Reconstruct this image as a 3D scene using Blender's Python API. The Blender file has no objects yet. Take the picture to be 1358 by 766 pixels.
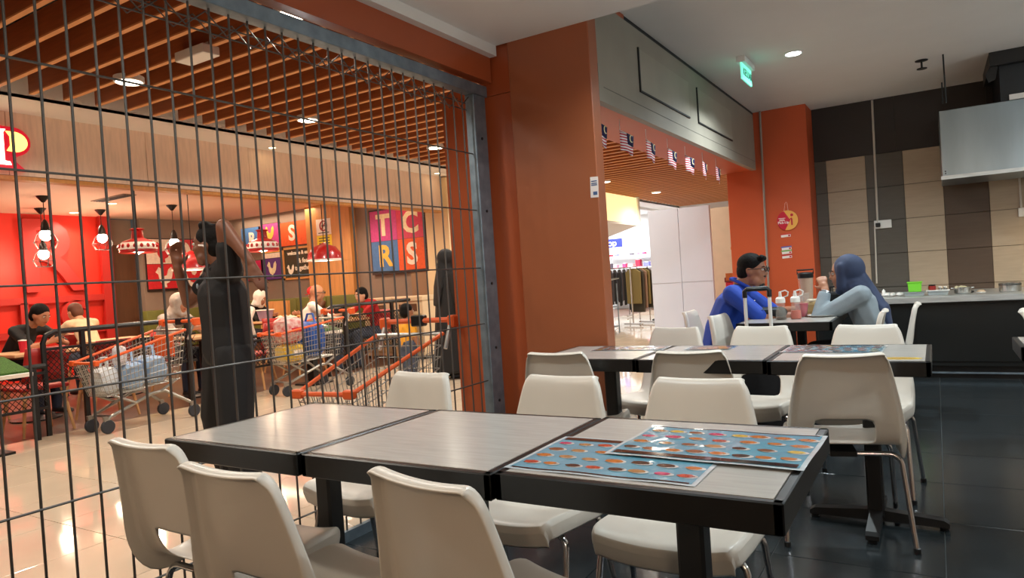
import bpy, bmesh, math, random
from mathutils import Vector as V, Matrix as MX, Euler
random.seed(7)
S = bpy.context.scene
COL = S.collection
PI = math.pi
R = math.radians

# ------------------------------------------------------------------ camera, world, main lights, exposure
cam = bpy.data.cameras.new('camera')
cam.sensor_width = 36.0
cam.lens = 36.0 * 920.0 / 1358.0
cam.clip_start = 0.05
cam_ob = bpy.data.objects.new('camera', cam)
COL.objects.link(cam_ob)
_yaw, _pitch, _roll = R(31.5), math.atan(13.5 / 920.0), R(3.8)
_d = V((-math.sin(_yaw) * math.cos(_pitch), math.cos(_yaw) * math.cos(_pitch), -math.sin(_pitch)))
_r0 = V((math.cos(_yaw), math.sin(_yaw), 0)); _u0 = _r0.cross(_d)
_r = _r0 * math.cos(_roll) - _u0 * math.sin(_roll)
_u = _u0 * math.cos(_roll) + _r0 * math.sin(_roll)
cam_ob.matrix_world = MX(((_r.x, _u.x, -_d.x, 0), (_r.y, _u.y, -_d.y, 0), (_r.z, _u.z, -_d.z, 1.17), (0, 0, 0, 1)))
S.camera = cam_ob

w = bpy.data.worlds.new('world'); S.world = w; w.use_nodes = True
w.node_tree.nodes['Background'].inputs[0].default_value = (0.9, 0.85, 0.8, 1)
w.node_tree.nodes['Background'].inputs[1].default_value = 0.05
S.view_settings.view_transform = 'Standard'
S.view_settings.look = 'None'
S.view_settings.gamma = 1.0
S.view_settings.exposure = 0.3
S.view_settings.use_curve_mapping = False

def lamp(name, kind, loc, power, color=(1, 1, 1), size=0.1, rot=(0, 0, 0), sy=None, spot=None, blend=0.5):
    l = bpy.data.lights.new(name, kind); l.energy = power; l.color = color
    if kind == 'AREA':
        l.size = size
        if sy: l.shape = 'RECTANGLE'; l.size_y = sy
        else: l.shape = 'DISK'
    else:
        l.shadow_soft_size = size
    if kind == 'SPOT':
        l.spot_size = spot or R(120); l.spot_blend = blend
    o = bpy.data.objects.new(name, l); COL.objects.link(o); o.location = loc; o.rotation_euler = rot
    return o

COOL = (0.86, 0.97, 1.0); WARM = (1.0, 0.78, 0.55); NEUT = (1.0, 0.92, 0.82)
# hidden cove lights of the restaurant front (they stand in the recesses the fascia has)
lamp('cove_light', 'AREA', (-7.5, 6.0, 2.77), 45, WARM, 0.5, (0, 0, 0), 8.0)
lamp('cove_light', 'AREA', (-11.2, 9.25, 2.76), 16, WARM, 2.4, (0, 0, 0), 0.25)

# ------------------------------------------------------------------ materials
def lin(c):
    return tuple(((v / 255) / 12.92 if v / 255 <= .04045 else ((v / 255 + .055) / 1.055) ** 2.4) for v in c)
_mats = {}
def mat(name, c, rough=.5, metal=0., var=.0, scale=8., bump=0., emit=0., coat=0., stretch=None, trans=0., c2=None, bscale=None, alpha=1., spec=None):
    if name in _mats: return _mats[name]
    m = bpy.data.materials.new(name); m.use_nodes = True
    nt = m.node_tree; b = nt.nodes['Principled BSDF']; L = nt.links.new
    col = lin(c)
    b.inputs['Base Color'].default_value = (*col, 1)
    b.inputs['Roughness'].default_value = rough
    b.inputs['Metallic'].default_value = metal
    if coat: b.inputs['Coat Weight'].default_value = coat
    if spec is not None: b.inputs['Specular IOR Level'].default_value = spec
    if trans: b.inputs['Transmission Weight'].default_value = trans
    if alpha < 1: b.inputs['Alpha'].default_value = alpha
    if emit:
        b.inputs['Emission Color'].default_value = (*col, 1); b.inputs['Emission Strength'].default_value = emit
    if var or bump or c2:
        tc = nt.nodes.new('ShaderNodeTexCoord'); mp = nt.nodes.new('ShaderNodeMapping')
        L(tc.outputs['Object'], mp.inputs[0])
        if stretch: mp.inputs['Scale'].default_value = stretch
        n = nt.nodes.new('ShaderNodeTexNoise'); n.inputs['Scale'].default_value = scale; n.inputs['Detail'].default_value = 5
        L(mp.outputs[0], n.inputs[0])
        if var or c2:
            mx = nt.nodes.new('ShaderNodeMix'); mx.data_type = 'RGBA'
            ramp = nt.nodes.new('ShaderNodeMapRange'); ramp.inputs[1].default_value = .3; ramp.inputs[2].default_value = .7
            L(n.outputs[0], ramp.inputs[0]); L(ramp.outputs[0], mx.inputs[0])
            k2 = lin(c2) if c2 else tuple(min(1, v * (1 + var)) for v in col)
            k1 = col if c2 else tuple(v * (1 - var) for v in col)
            mx.inputs[6].default_value = (*k1, 1); mx.inputs[7].default_value = (*k2, 1)
            L(mx.outputs[2], b.inputs['Base Color'])
        if bump:
            bp = nt.nodes.new('ShaderNodeBump'); bp.inputs['Strength'].default_value = bump; bp.inputs['Distance'].default_value = .01
            src = n
            if bscale:
                src = nt.nodes.new('ShaderNodeTexNoise'); src.inputs['Scale'].default_value = bscale; L(mp.outputs[0], src.inputs[0])
            L(src.outputs[0], bp.inputs['Height']); L(bp.outputs[0], b.inputs['Normal'])
    _mats[name] = m
    return m

# ------------------------------------------------------------------ mesh builder
_ICO = {}
def ico(n):
    if n not in _ICO:
        bm = bmesh.new(); bmesh.ops.create_icosphere(bm, subdivisions=n, radius=1)
        _ICO[n] = ([v.co.copy() for v in bm.verts], [[v.index for v in f.verts] for f in bm.faces]); bm.free()
    return _ICO[n]

class G:
    def __init__(s): s.v = []; s.f = []; s.mi = []; s.m = 0; s.T = None
    def add(s, vs, fs):
        o = len(s.v)
        s.v += [(s.T @ V(p)) if s.T else V(p) for p in vs]
        s.f += [[i + o for i in f] for f in fs]; s.mi += [s.m] * len(fs)
        return s
    def box(s, c, d, rz=0., rx=0., ry=0.):
        x, y, z = d[0] / 2, d[1] / 2, d[2] / 2
        vs = [V((a, b, e)) for a in (-x, x) for b in (-y, y) for e in (-z, z)]
        if rz or rx or ry:
            q = Euler((rx, ry, rz)).to_matrix(); vs = [q @ p for p in vs]
        c = V(c)
        return s.add([p + c for p in vs], [(0, 1, 3, 2), (4, 6, 7, 5), (0, 4, 5, 1), (2, 3, 7, 6), (0, 2, 6, 4), (1, 5, 7, 3)])
    def b2(s, a, b):   # box from two corners
        return s.box([(a[i] + b[i]) / 2 for i in range(3)], [abs(b[i] - a[i]) for i in range(3)])
    def tube(s, pts, r, n=8, closed=False, cap=True):
        pts = [V(p) for p in pts]; N = len(pts); rs = r if isinstance(r, (list, tuple)) else [r] * N
        vs = []; prev = None
        for i, p in enumerate(pts):
            a = pts[(i - 1) % N] if (closed or i > 0) else p
            b = pts[(i + 1) % N] if (closed or i < N - 1) else p
            t = (b - a).normalized()
            if prev is None:
                q = V((0, 0, 1)) if abs(t.z) < .9 else V((1, 0, 0))
                e = t.cross(q).normalized()
            else:
                e = (prev - t * prev.dot(t))
                e = e.normalized() if e.length > 1e-6 else t.orthogonal().normalized()
            prev = e; g = t.cross(e)
            for k in range(n):
                an = 2 * PI * k / n
                vs.append(p + (e * math.cos(an) + g * math.sin(an)) * rs[i])
        fs = []
        for i in range(N if closed else N - 1):
            j = (i + 1) % N
            for k in range(n):
                k2 = (k + 1) % n
                fs.append((i * n + k, i * n + k2, j * n + k2, j * n + k))
        if cap and not closed:
            fs.append(tuple(range(n))[::-1]); fs.append(tuple((N - 1) * n + k for k in range(n)))
        return s.add(vs, fs)
    def lathe(s, prof, c=(0, 0, 0), n=20):
        c = V(c); vs = []; fs = []
        for r_, z in prof:
            for k in range(n):
                a = 2 * PI * k / n; vs.append(c + V((r_ * math.cos(a), r_ * math.sin(a), z)))
        for i in range(len(prof) - 1):
            for k in range(n):
                k2 = (k + 1) % n
                fs.append((i * n + k, i * n + k2, (i + 1) * n + k2, (i + 1) * n + k))
        if prof[0][0] > 1e-5: fs.append(tuple(range(n))[::-1])
        if prof[-1][0] > 1e-5: fs.append(tuple((len(prof) - 1) * n + k for k in range(n)))
        return s.add(vs, fs)
    def ell(s, c, r, n=2, rot=None):
        vs, fs = ico(n); r = r if isinstance(r, (tuple, list)) else (r, r, r)
        q = [V((p.x * r[0], p.y * r[1], p.z * r[2])) for p in vs]
        if rot: q = [rot @ p for p in q]
        c = V(c)
        return s.add([p + c for p in q], fs)
    def prism(s, pts, depth, mtx=None):   # polygon in local xy, extruded along local z
        n = len(pts); vs = [V((p[0], p[1], 0)) for p in pts] + [V((p[0], p[1], depth)) for p in pts]
        if mtx: vs = [mtx @ p for p in vs]
        fs = [tuple(range(n))[::-1], tuple(range(n, 2 * n))] + [(i, (i + 1) % n, n + (i + 1) % n, n + i) for i in range(n)]
        return s.add(vs, fs)
    def grid(s, fn, nu, nv):
        vs = [fn(i / nu, j / nv) for j in range(nv + 1) for i in range(nu + 1)]
        fs = [(j * (nu + 1) + i, j * (nu + 1) + i + 1, (j + 1) * (nu + 1) + i + 1, (j + 1) * (nu + 1) + i) for j in range(nv) for i in range(nu)]
        return s.add(vs, fs)
    def build(s, name, m, parent=None, smooth=False, bev=0., seg=1, loc=None, rz=0., sol=0., sub=0, norm=True):
        me = bpy.data.meshes.new(name)
        me.from_pydata([tuple(p) for p in s.v], [], s.f); me.update()
        ml = m if isinstance(m, (list, tuple)) else [m]
        for x in ml: me.materials.append(x)
        if len(ml) > 1: me.polygons.foreach_set('material_index', s.mi)
        if norm or bev:
            bm = bmesh.new(); bm.from_mesh(me)
            if norm: bmesh.ops.recalc_face_normals(bm, faces=bm.faces)
            if bev:
                bmesh.ops.bevel(bm, geom=[e for e in bm.edges if e.calc_face_angle(0) > R(30)], offset=bev, segments=seg, affect='EDGES', profile=.5)
            bm.to_mesh(me); bm.free()
        if smooth:
            me.polygons.foreach_set('use_smooth', [True] * len(me.polygons))
            try: me.set_sharp_from_angle(angle=R(40))
            except Exception: pass
        o = bpy.data.objects.new(name, me); COL.objects.link(o)
        if parent: o.parent = parent
        if loc: o.location = loc
        if rz: o.rotation_euler = (0, 0, rz)
        if sol:
            md = o.modifiers.new('s', 'SOLIDIFY'); md.thickness = sol; md.offset = 0
        if sub:
            md = o.modifiers.new('d', 'SUBSURF'); md.levels = sub; md.render_levels = sub
        return o

def tag(o, label=None, cat=None, group=None, kind=None):
    if label: o['label'] = label
    if cat: o['category'] = cat
    if group: o['group'] = group
    if kind: o['kind'] = kind
    return o
def thing(name, label, cat, loc=(0, 0, 0), rz=0., group=None):
    o = bpy.data.objects.new(name, None); COL.objects.link(o); o.empty_display_size = .1
    o.location = loc; o.rotation_euler = (0, 0, rz)
    return tag(o, label, cat, group)
def dup(o, loc=None, rz=None, label=None, parent=None):
    c = o.copy(); COL.objects.link(c)
    if parent: c.parent = parent
    if loc is not None: c.location = loc
    if rz is not None: c.rotation_euler = (0, 0, rz)
    if label: c['label'] = label
    for ch in list(o.children): dup(ch, parent=c)
    return c
def struct(o): o['kind'] = 'structure'; return o
def text(name, s, size, mtx, m, parent, depth=.002, sp=1., bold=0.):
    cu = bpy.data.curves.new(name, 'FONT'); cu.body = s; cu.size = size; cu.extrude = depth; cu.align_x = 'CENTER'; cu.align_y = 'CENTER'
    cu.space_character = sp; cu.offset = bold; cu.resolution_u = 3
    t = bpy.data.objects.new(name, cu); COL.objects.link(t)
    me = bpy.data.meshes.new_from_object(t); bpy.data.objects.remove(t)
    me.transform(mtx); me.materials.clear(); me.materials.append(m); me.name = name
    o = bpy.data.objects.new(name, me); COL.objects.link(o); o.parent = parent
    return o
def frame(o, xdir, ydir):   # matrix whose local x, y run along xdir, ydir
    x = V(xdir).normalized(); y = V(ydir); y = (y - x * y.dot(x)).normalized(); z = x.cross(y)
    return MX(((x.x, y.x, z.x, o[0]), (x.y, y.y, z.y, o[1]), (x.z, y.z, z.z, o[2]), (0, 0, 0, 1)))
def circ(r, n=16, c=(0, 0), a0=0, a1=2 * PI, ry=None):
    ry = ry or r
    full = abs(a1 - a0 - 2 * PI) < 1e-6
    return [(c[0] + r * math.cos(a0 + (a1 - a0) * i / (n if full else n - 1)), c[1] + ry * math.sin(a0 + (a1 - a0) * i / (n if full else n - 1))) for i in range(n)]
# ------------------------------------------------------------------ setting
m_ceil = mat('ceiling_paint', (226, 223, 218), .7, var=.02, scale=3)
m_slab = mat('slab_paint', (232, 230, 228), .6, var=.02, scale=2)
m_orange = mat('orange_laminate', (168, 82, 46), .28, var=.05, scale=2, spec=.5)
m_orange2 = mat('orange_laminate_column', (160, 92, 60), .3, var=.04, scale=1.5)
m_orange3 = mat('orange_paint', (196, 84, 42), .5, var=.04, scale=2)
m_header = mat('header_board', (150, 143, 130), .55, var=.07, scale=3, bump=.05)
m_dark = mat('dark_gap', (22, 22, 24), .6)
m_black = mat('black_metal', (18, 18, 19), .4)
m_white = mat('white_paint', (235, 233, 228), .5)
m_steel = mat('brushed_steel', (206, 208, 206), .42, .75, var=.12, scale=6, bump=.12, stretch=(1, 1, 6))
m_galv = mat('galvanised_steel', (132, 148, 160), .45, .75, var=.2, scale=14)
m_wire = mat('grille_wire', (104, 100, 96), .45, .8)
m_chrome = mat('chrome', (205, 205, 208), .12, 1.)
m_ftile = mat('charcoal_floor_tile', (36, 42, 45), .2, var=.12, scale=5, bump=.03, bscale=60)
m_grout = mat('dark_grout', (92, 96, 96), .8)
m_mtile = mat('cream_floor_tile', (216, 196, 172), .07, var=.05, scale=2.5)
m_mgrout = mat('mall_grout', (120, 100, 82), .8)
m_rfloor = mat('restaurant_vinyl', (92, 62, 46), .3, var=.25, scale=5, stretch=(1, 6, 1))

# floors: base slabs with the joints, single tiles where they can be told apart
fl = struct(G().b2((-2.42, -3, -.06), (4.0, 8.6, -.006)).build('floor', m_grout))
t0 = None
for i in range(9):
    for j in range(14):
        x0 = -2.4 + i * .594; y0 = -.69 + j * .594
        if y0 > 7.5: continue
        if t0 is None:
            t0 = G().box((0, 0, -.004), (.590, .590, .008)).build('tile', m_ftile, fl, bev=.001)
            o = t0
        else:
            o = t0.copy(); COL.objects.link(o)
        o.location = (x0 + .297, y0 + .297, 0)
mf = struct(G().b2((-7.1, -4, -.06), (-2.42, 24, -.006)).build('floor_mall', m_mgrout))
t0 = None
for i in range(8):
    for j in range(30):
        x0 = -7.1 + i * .585; y0 = -.45 + j * .585
        if t0 is None:
            t0 = G().box((0, 0, -.004), (.581, .581, .008)).build('tile', m_mtile, mf, bev=.001); o = t0
        else:
            o = t0.copy(); COL.objects.link(o)
        o.location = (x0 + .2925, y0 + .2925, 0)
struct(G().b2((-15, -4, -.06), (-7.1, 24, 0)).build('floor_restaurant', m_rfloor))
struct(G().b2((-2.42, 8.6, -.06), (6, 24, 0)).build('floor_far', m_mtile))

# ceilings of the eating area
struct(G().b2((-2.28, -3, 2.63), (4, 3.72, 2.95)).build('ceiling', m_slab))
struct(G().b2((-1.68, 3.72, 2.83), (4, 8.6, 2.95)).build('ceiling_high', m_ceil))
struct(G().b2((-2.33, -3, 2.565), (-2.28, 3.72, 2.95)).build('trim_1', m_white))
struct(G().b2((-2.40, -3, 2.41), (-2.33, 3.72, 2.95)).build('trim_2', m_orange))
# outer shell out of the frame
m_room = mat('room_wall_paint', (190, 175, 160), .7)
struct(G().b2((4, -3, 0), (4.1, 8.6, 2.95)).build('wall_right', m_room))
struct(G().b2((-2.4, -3.1, 0), (4.1, -3, 2.95)).build('wall_front', m_room))

# columns
c1 = struct(G().b2((-2.2, 3.72, 0), (-1.65, 3.83, 2.83)).build('column', m_orange2, bev=.004))
c2 = struct(G().b2((-2.75, 3.75, 0), (-2.2, 4.3, 2.41)).build('column_wing', m_orange))
G().b2((-2.42, 3.738, 2.335), (-2.2, 3.75, 2.62)).build('panel', m_orange, c2)
G().b2((-2.40, 3.738, 0), (-2.2, 3.75, 2.33)).build('panel', m_orange, c2)
struct(G().b2((-2.4, 3.75, 2.41), (-1.65, 4.3, 3.3)).build('column_top', m_orange))
pr = struct(G().b2((-1.98, 8.05, 0), (-1.11, 8.6, 2.83)).build('pillar', m_orange3, bev=.004))

# header over the opening, its soffit and the two framed panels
hd = struct(G().b2((-1.70, 3.83, 2.19), (-1.65, 8.02, 2.80)).build('header', m_header))
G().b2((-2.12, 3.84, 2.195), (-1.70, 8.05, 2.83)).build('soffit', m_orange3, hd)
G().b2((-1.675, 3.83, 2.80), (-1.655, 8.05, 2.83)).build('shadow_gap', m_dark, hd)
m_panel = mat('header_panel', (156, 149, 135), .5, var=.05, scale=4)
for (y0, y1) in ((4.52, 5.62), (5.87, 7.0)):
    p = G().b2((-1.65, y0, 2.38), (-1.642, y1, 2.665)).build('access_panel', m_panel, hd)
    g = G()
    g.b2((-1.65, y0 - .012, 2.372), (-1.640, y0 + .004, 2.673)); g.b2((-1.65, y0, 2.372), (-1.640, y1, 2.384))
    g.build('frame_edge', m_dark, p)
# joints of the header boards
for z in (2.28,):
    G().b2((-1.65, 3.9, z), (-1.648, 8.0, z + .004)).build('joint', mat('joint_grey', (120, 116, 108), .7), hd)

# tiled back wall of the kitchen counter
m_tb = mat('beige_wall_tile', (176, 156, 132), .4, var=.05, scale=6, stretch=(1, 1, 8))
m_tg = mat('grey_wall_tile', (86, 80, 72), .4, var=.07, scale=6, stretch=(1, 1, 8))
m_tbr = mat('brown_wall_tile', (84, 66, 52), .4, var=.07, scale=6, stretch=(1, 1, 8))
bw = struct(G().b2((-1.3, 8.47, 0), (4, 8.6, 2.95)).build('wall_back', mat('wall_grout', (70, 60, 52), .8)))
cols = [(-1.11, -.99, m_tg), (-.99, -.603, m_tb), (-.603, -.25, m_tg), (-.25, .10, m_tb), (.10, .485, m_tbr), (.485, .86, m_tb), (.86, 1.24, m_tb), (1.24, 1.6, m_tbr), (1.6, 1.97, m_tb)]
for (x0, x1, m) in cols:
    for k in range(5):
        z1 = 2.245 - k * .3575; z0 = z1 - .3575
        G().b2((x0 + .0015, 8.45, z0 + .002), (x1 - .0015, 8.475, z1 - .002)).build('tile', m, bw, bev=.0015)
m_up = mat('upper_wall_brown', (44, 36, 33), .5, var=.1, scale=3)
for (x0, x1) in ((-1.11, -.3), (-.3, .5), (.5, 1.3), (1.3, 2.1)):
    G().b2((x0 + .001, 8.452, 2.247), (x1 - .001, 8.475, 2.83)).build('upper_panel', m_up, bw)

# conduits, sockets, sprinkler, hanger rods on wall and ceiling
m_pvc = mat('pvc_white', (205, 198, 186), .5)
tag(G().tube([(-.50, 8.435, 2.82), (-.515, 8.435, 1.515)], .011, 8).build('conduit', m_pvc), 'thin pale conduit running down the brown and grey wall to the double socket', 'conduit')
tag(G().tube([(-.545, 8.43, 1.47), (-.55, 8.435, 1.2), (-.557, 8.435, .86)], .008, 8).build('cable', m_pvc), 'white cable hanging from the double socket to the counter', 'cable')
s = thing('wall_socket', 'white double wall socket with a black plug in its left outlet', 'socket', (-.467, 8.45, 1.49))
G().box((0, -.012, 0), (.165, .024, .088)).build('plate', m_white, s, bev=.004)
G().box((-.045, -.04, -.005), (.045, .04, .045)).build('plug', m_black, s, bev=.005)
for dx in (-.045, .045):
    G().box((dx + .012, -.026, .026), (.014, .006, .02)).build('switch', m_white, s)
s = thing('wall_socket', 'white wall socket at the right frame edge above the steel pot', 'socket', (.76, 8.45, 1.49))
G().box((0, -.012, 0), (.1, .024, .088)).build('plate', m_white, s, bev=.004)
G().box((0, -.028, .02), (.014, .008, .02)).build('switch', m_white, s)
tag(G().tube([(.735, 8.435, 2.24), (.735, 8.435, 1.53)], .01, 8).build('conduit', m_pvc), 'beige conduit above the right-hand wall socket under the steel hood', 'conduit')
tag(G().tube([(-1.575, 8.035, 2.83), (-1.605, 8.035, .02)], .012, 8).build('pillar_conduit', mat('grey_pipe', (150, 138, 128), .5)), 'grey pipe running down the orange pillar beside the grey header end', 'pipe')
sp = thing('sprinkler', 'small dark sprinkler head hanging from the high ceiling', 'sprinkler', (-.024, 7.1, 2.83))
G().tube([(0, 0, 0), (0, 0, -.07)], .008, 8).build('stem', m_black, sp); G().lathe([(.05, 0), (.05, -.006), (.02, -.012)]).build('escutcheon', m_black, sp); G().lathe([(.004, -.065), (.04, -.07), (.04, -.076), (.004, -.078)]).build('deflector', m_black, sp)
tag(G().tube([(.135, 7.03, 2.83), (.138, 7.03, 2.42)], .007, 6).tube([(.115, 7.05, 2.6), (.115, 7.05, 2.42)], .006, 6).build('hanger_rod', m_black), 'dark threaded hanger rods holding the steel hood to the ceiling', 'rod')

# eating area downlights; only the exit sign's is seen, the rest added for light
def downlight(loc, label, power, color, r=.06, emit=25., group=None, spot=R(150)):
    t = thing('downlight', label, 'ceiling light', loc, 0, group)
    G().lathe([(r * 1.25, 0), (r * 1.25, -.006), (r, -.01), (r, -.002)], n=24).build('trim_ring', m_white, t, smooth=True)
    me = mat('lamp_glow_%d_%d_%d' % tuple(int(c * 99) for c in color), tuple(255 * c ** .45 for c in color), .5, emit=emit)
    G().lathe([(r, -.004), (.0001, -.0045)], n=24).build('lens', me, t)
    if power:
        lamp('downlight_lamp', 'SPOT', (loc[0], loc[1], loc[2] - .03), power, color, r, (0, 0, 0), None, spot, .6)
    return t
downlight((-.895, 6.016, 2.83), 'cool white round downlight in the high ceiling beside the exit sign', 130, COOL)
downlight((1.3, 5.2, 2.83), 'cool white round downlight in the high ceiling over the right side of the room', 130, COOL)
downlight((-.9, 3.2, 2.63), 'cool white downlight in the low ceiling over the row by the column', 60, COOL)
downlight((.6, 2.4, 2.63), 'cool white downlight in the low ceiling over the open floor', 55, COOL)
downlight((-1.2, 1.2, 2.63), 'cool white downlight in the low ceiling over the near row of tables', 32, COOL)
# invented globe pendants added behind and beside the camera to brighten ceiling and walls
def globe(loc, label, power, color, top):
    t = thing('globe_pendant', label, 'lamp', loc, 0, 'globe pendants out of the frame')
    G().tube([(0, 0, .14), (0, 0, top - loc[2])], .006, 6).build('cord', m_black, t); G().lathe([(.05, .12), (.05, .17), (.02, .2)], n=14).build('cap', m_black, t)
    G().ell((0, 0, 0), .13, 3).build('globe', mat('globe_%d' % power, tuple(255 * c ** .45 for c in color), .4, emit=power / 14.), t, smooth=True)
    lamp('globe_lamp', 'POINT', (loc[0], loc[1], loc[2] - .16), power, color, .12)
globe((2.3, 2.9, 2.15), 'cool white globe pendant right of the frame by the second row', 48, (.88, .97, 1), 2.63)
globe((2.4, 6.0, 2.3), 'cool white globe pendant right of the frame by the counter', 40, (.88, .97, 1), 2.83)
globe((.9, -1.3, 2.1), 'warm globe pendant near the front wall, right of the two', 40, (1, .74, .5), 2.63)
globe((-1.3, -1.6, 2.1), 'warm globe pendant near the front wall, by the grille', 26, (1, .74, .5), 2.63)

# exit sign
m_exit = mat('exit_green_glow', (120, 235, 205), .4, emit=.9)
es = thing('exit_sign', 'green lit exit sign hanging from the high ceiling', 'sign', (-1.255, 5.95, 2.83))
G().box((0, 0, -.025), (.07, .36, .05)).build('housing', m_white, es, bev=.004)
pl = G().box((.0, 0, -.115), (.012, .34, .13)).build('lit_panel', m_exit, es)
m_ew = mat('exit_letter', (20, 110, 84), .5)
text('lettering', 'KELUAR', .085, frame((.0075, 0.02, -.115), (0, 1, 0), (0, 0, 1)), m_ew, pl, .001)

# ------------------------------------------------------------------ roller grille
gr = thing('roller_grille', 'tall grey metal wire grille closing the left side of the eating area', 'grille', (-2.4, 0, 0))
g = G().b2((-.03, -1.5, 2.318), (.045, 3.7, 2.385)); g.build('top_beam', m_galv, gr, bev=.003)
pst = G().b2((-.03, 3.555, 0), (.035, 3.685, 2.318)).build('end_post', m_galv, gr, bev=.003)
for z in (.42, .75, 1.15, 1.6, 2.05): G().lathe([(.009, 0), (.009, .006), (.0001, .008)], n=8).build('bolt', m_black, pst, loc=(.035, 3.62, z)).rotation_euler = (0, R(90), 0)
G().b2((-.012, -1.5, .0), (.012, 3.6, .05)).build('bottom_bar', m_galv, gr)
gv = G()
gv.tube([(-.006, 0, .03), (-.006, 0, 2.32)], .0046, 8, cap=False)
wv = gv.build('vertical_wire', m_wire, gr, smooth=True)
k = 0
for i in range(-14, 28):
    y = 1.045 + i * .0905 - .0
    if y > 3.53: break
    o = wv if k == 0 else wv.copy()
    if k: COL.objects.link(o)
    o.location = (0, y, 0); k += 1
wh = G().tube([(.004, -1.5, 0), (.004, 3.58, 0)], .0042, 6).build('horizontal_wire', m_wire, gr, smooth=True)
for k, z in enumerate((.2, .553, .905, 1.249, 1.605, 1.952)):
    o = wh if k == 0 else wh.copy()
    if k: COL.objects.link(o)
    o.location = (0, 0, z)
zz = [(.0, -1.4 + i * .09, 2.30 if i % 2 else 2.225) for i in range(56)]
G().tube(zz, .0036, 5).build('zigzag_wire', m_wire, gr); G().tube([(-.02, -1.5, 2.225), (-.02, 3.58, 2.225)], .0036, 5).tube([(-.03, -1.5, 2.27), (-.03, 3.58, 2.27)], .0036, 5).build('guide_wire', m_wire, gr)
G().tube([(-.08 + .0, -1.4 + i * .09, 2.31 if i % 2 else 2.235) for i in range(56)], .0034, 5).build('zigzag_wire', m_wire, gr)
cb = G().tube([(.05, 2.13, 2.40), (.058, 2.15, 2.3), (.03, 2.20, 2.2), (.02, 2.19, 2.14), (.035, 2.16, 2.12)], .006, 6).build('black_cable', m_black); tag(cb, 'loose black cable hanging over the beam of the wire grille', 'cable')
# ------------------------------------------------------------------ tables
m_top = mat('grey_table_laminate', (184, 180, 174), .2, var=.07, scale=9, stretch=(1, 9, 1))
m_edge = mat('black_table_edge', (20, 18, 17), .35, var=.3, scale=40)
m_leg = mat('black_pedestal', (22, 21, 21), .42)
def make_table(name, label, cx, cy, wx, wy, group, rz=0., ped=(0, 0), low=True):
    t = thing(name, label, 'table', (cx, cy, 0), rz, group)
    e = .02
    G().b2((-wx / 2 + e, -wy / 2 + e, .72), (wx / 2 - e, wy / 2 - e, .7505)).build('tabletop', m_top, t)
    g = G()
    for sx in (-1, 1):
        g.b2((sx * (wx / 2 - e), -wy / 2, .69), (sx * wx / 2, wy / 2, .75))
        g.b2((-wx / 2, sx * (wy / 2 - e), .69), (wx / 2, sx * wy / 2, .75))
    g.build('edge_band', m_edge, t, bev=.003)
    px, py = ped
    G().b2((-wx / 2 + .05, -wy / 2 + .05, .70), (wx / 2 - .05, wy / 2 - .05, .72)).build('underside', m_leg, t)
    G().b2((px - .033, py - .033, .03), (px + .033, py + .033, .70)).build('column', m_leg, t, bev=.008)
    for a in range(4):
        b = G().prism([(0, .0), (.27, .0), (.27, .018), (.25, .03), (0, .05)], .05, frame((0, .025, .016), (1, 0, 0), (0, 0, 1)))
        f = b.build('foot', m_leg, t, loc=(px, py, 0), rz=a * PI / 2)
        G().lathe([(.014, 0), (.018, .004), (.018, .012), (.008, .018)], (.25, 0, 0), 10).build('glide', m_black, f)
    return t
near = 'grey tables of the near row'
make_table('dining_table', 'left table of the near row, bare top, its short end by the grille', -1.747, 1.535, .598, .595, near, R(-.6), (-.05, .12))
make_table('dining_table', 'middle table of the near row, bare top, between the end tables', -1.145, 1.537, .595, .595, near, 0, (.0, .05))
make_table('dining_table', 'right table of the near row with two laminated menus on it', -.546, 1.552, .60, .60, near, 0, (.02, .06))
far = 'grey tables of the second row'
make_table('dining_table', 'left table of the second row touching the orange column', -1.525, 3.375, .58, .57, far, 0, (.04, .0))
make_table('dining_table', 'middle table of the second row behind the near row', -.935, 3.365, .595, .58, far)
make_table('dining_table', 'right table of the second row with a yellow oval sticker', -.335, 3.355, .60, .59, far, 0, (.06, .02))
couple = 'grey tables where the couple sits'
make_table('dining_table', 'nearer table of the couple with sauce bottles and a pink drink', -.91, 5.25, .62, .58, couple)
make_table('dining_table', 'farther table of the couple with a takeaway bag', -.93, 5.835, .62, .58, couple)
make_table('dining_table', 'table corner cut by the right frame edge in front of the counter', .58, 3.72, .6, .4, 'table by the right edge')

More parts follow.
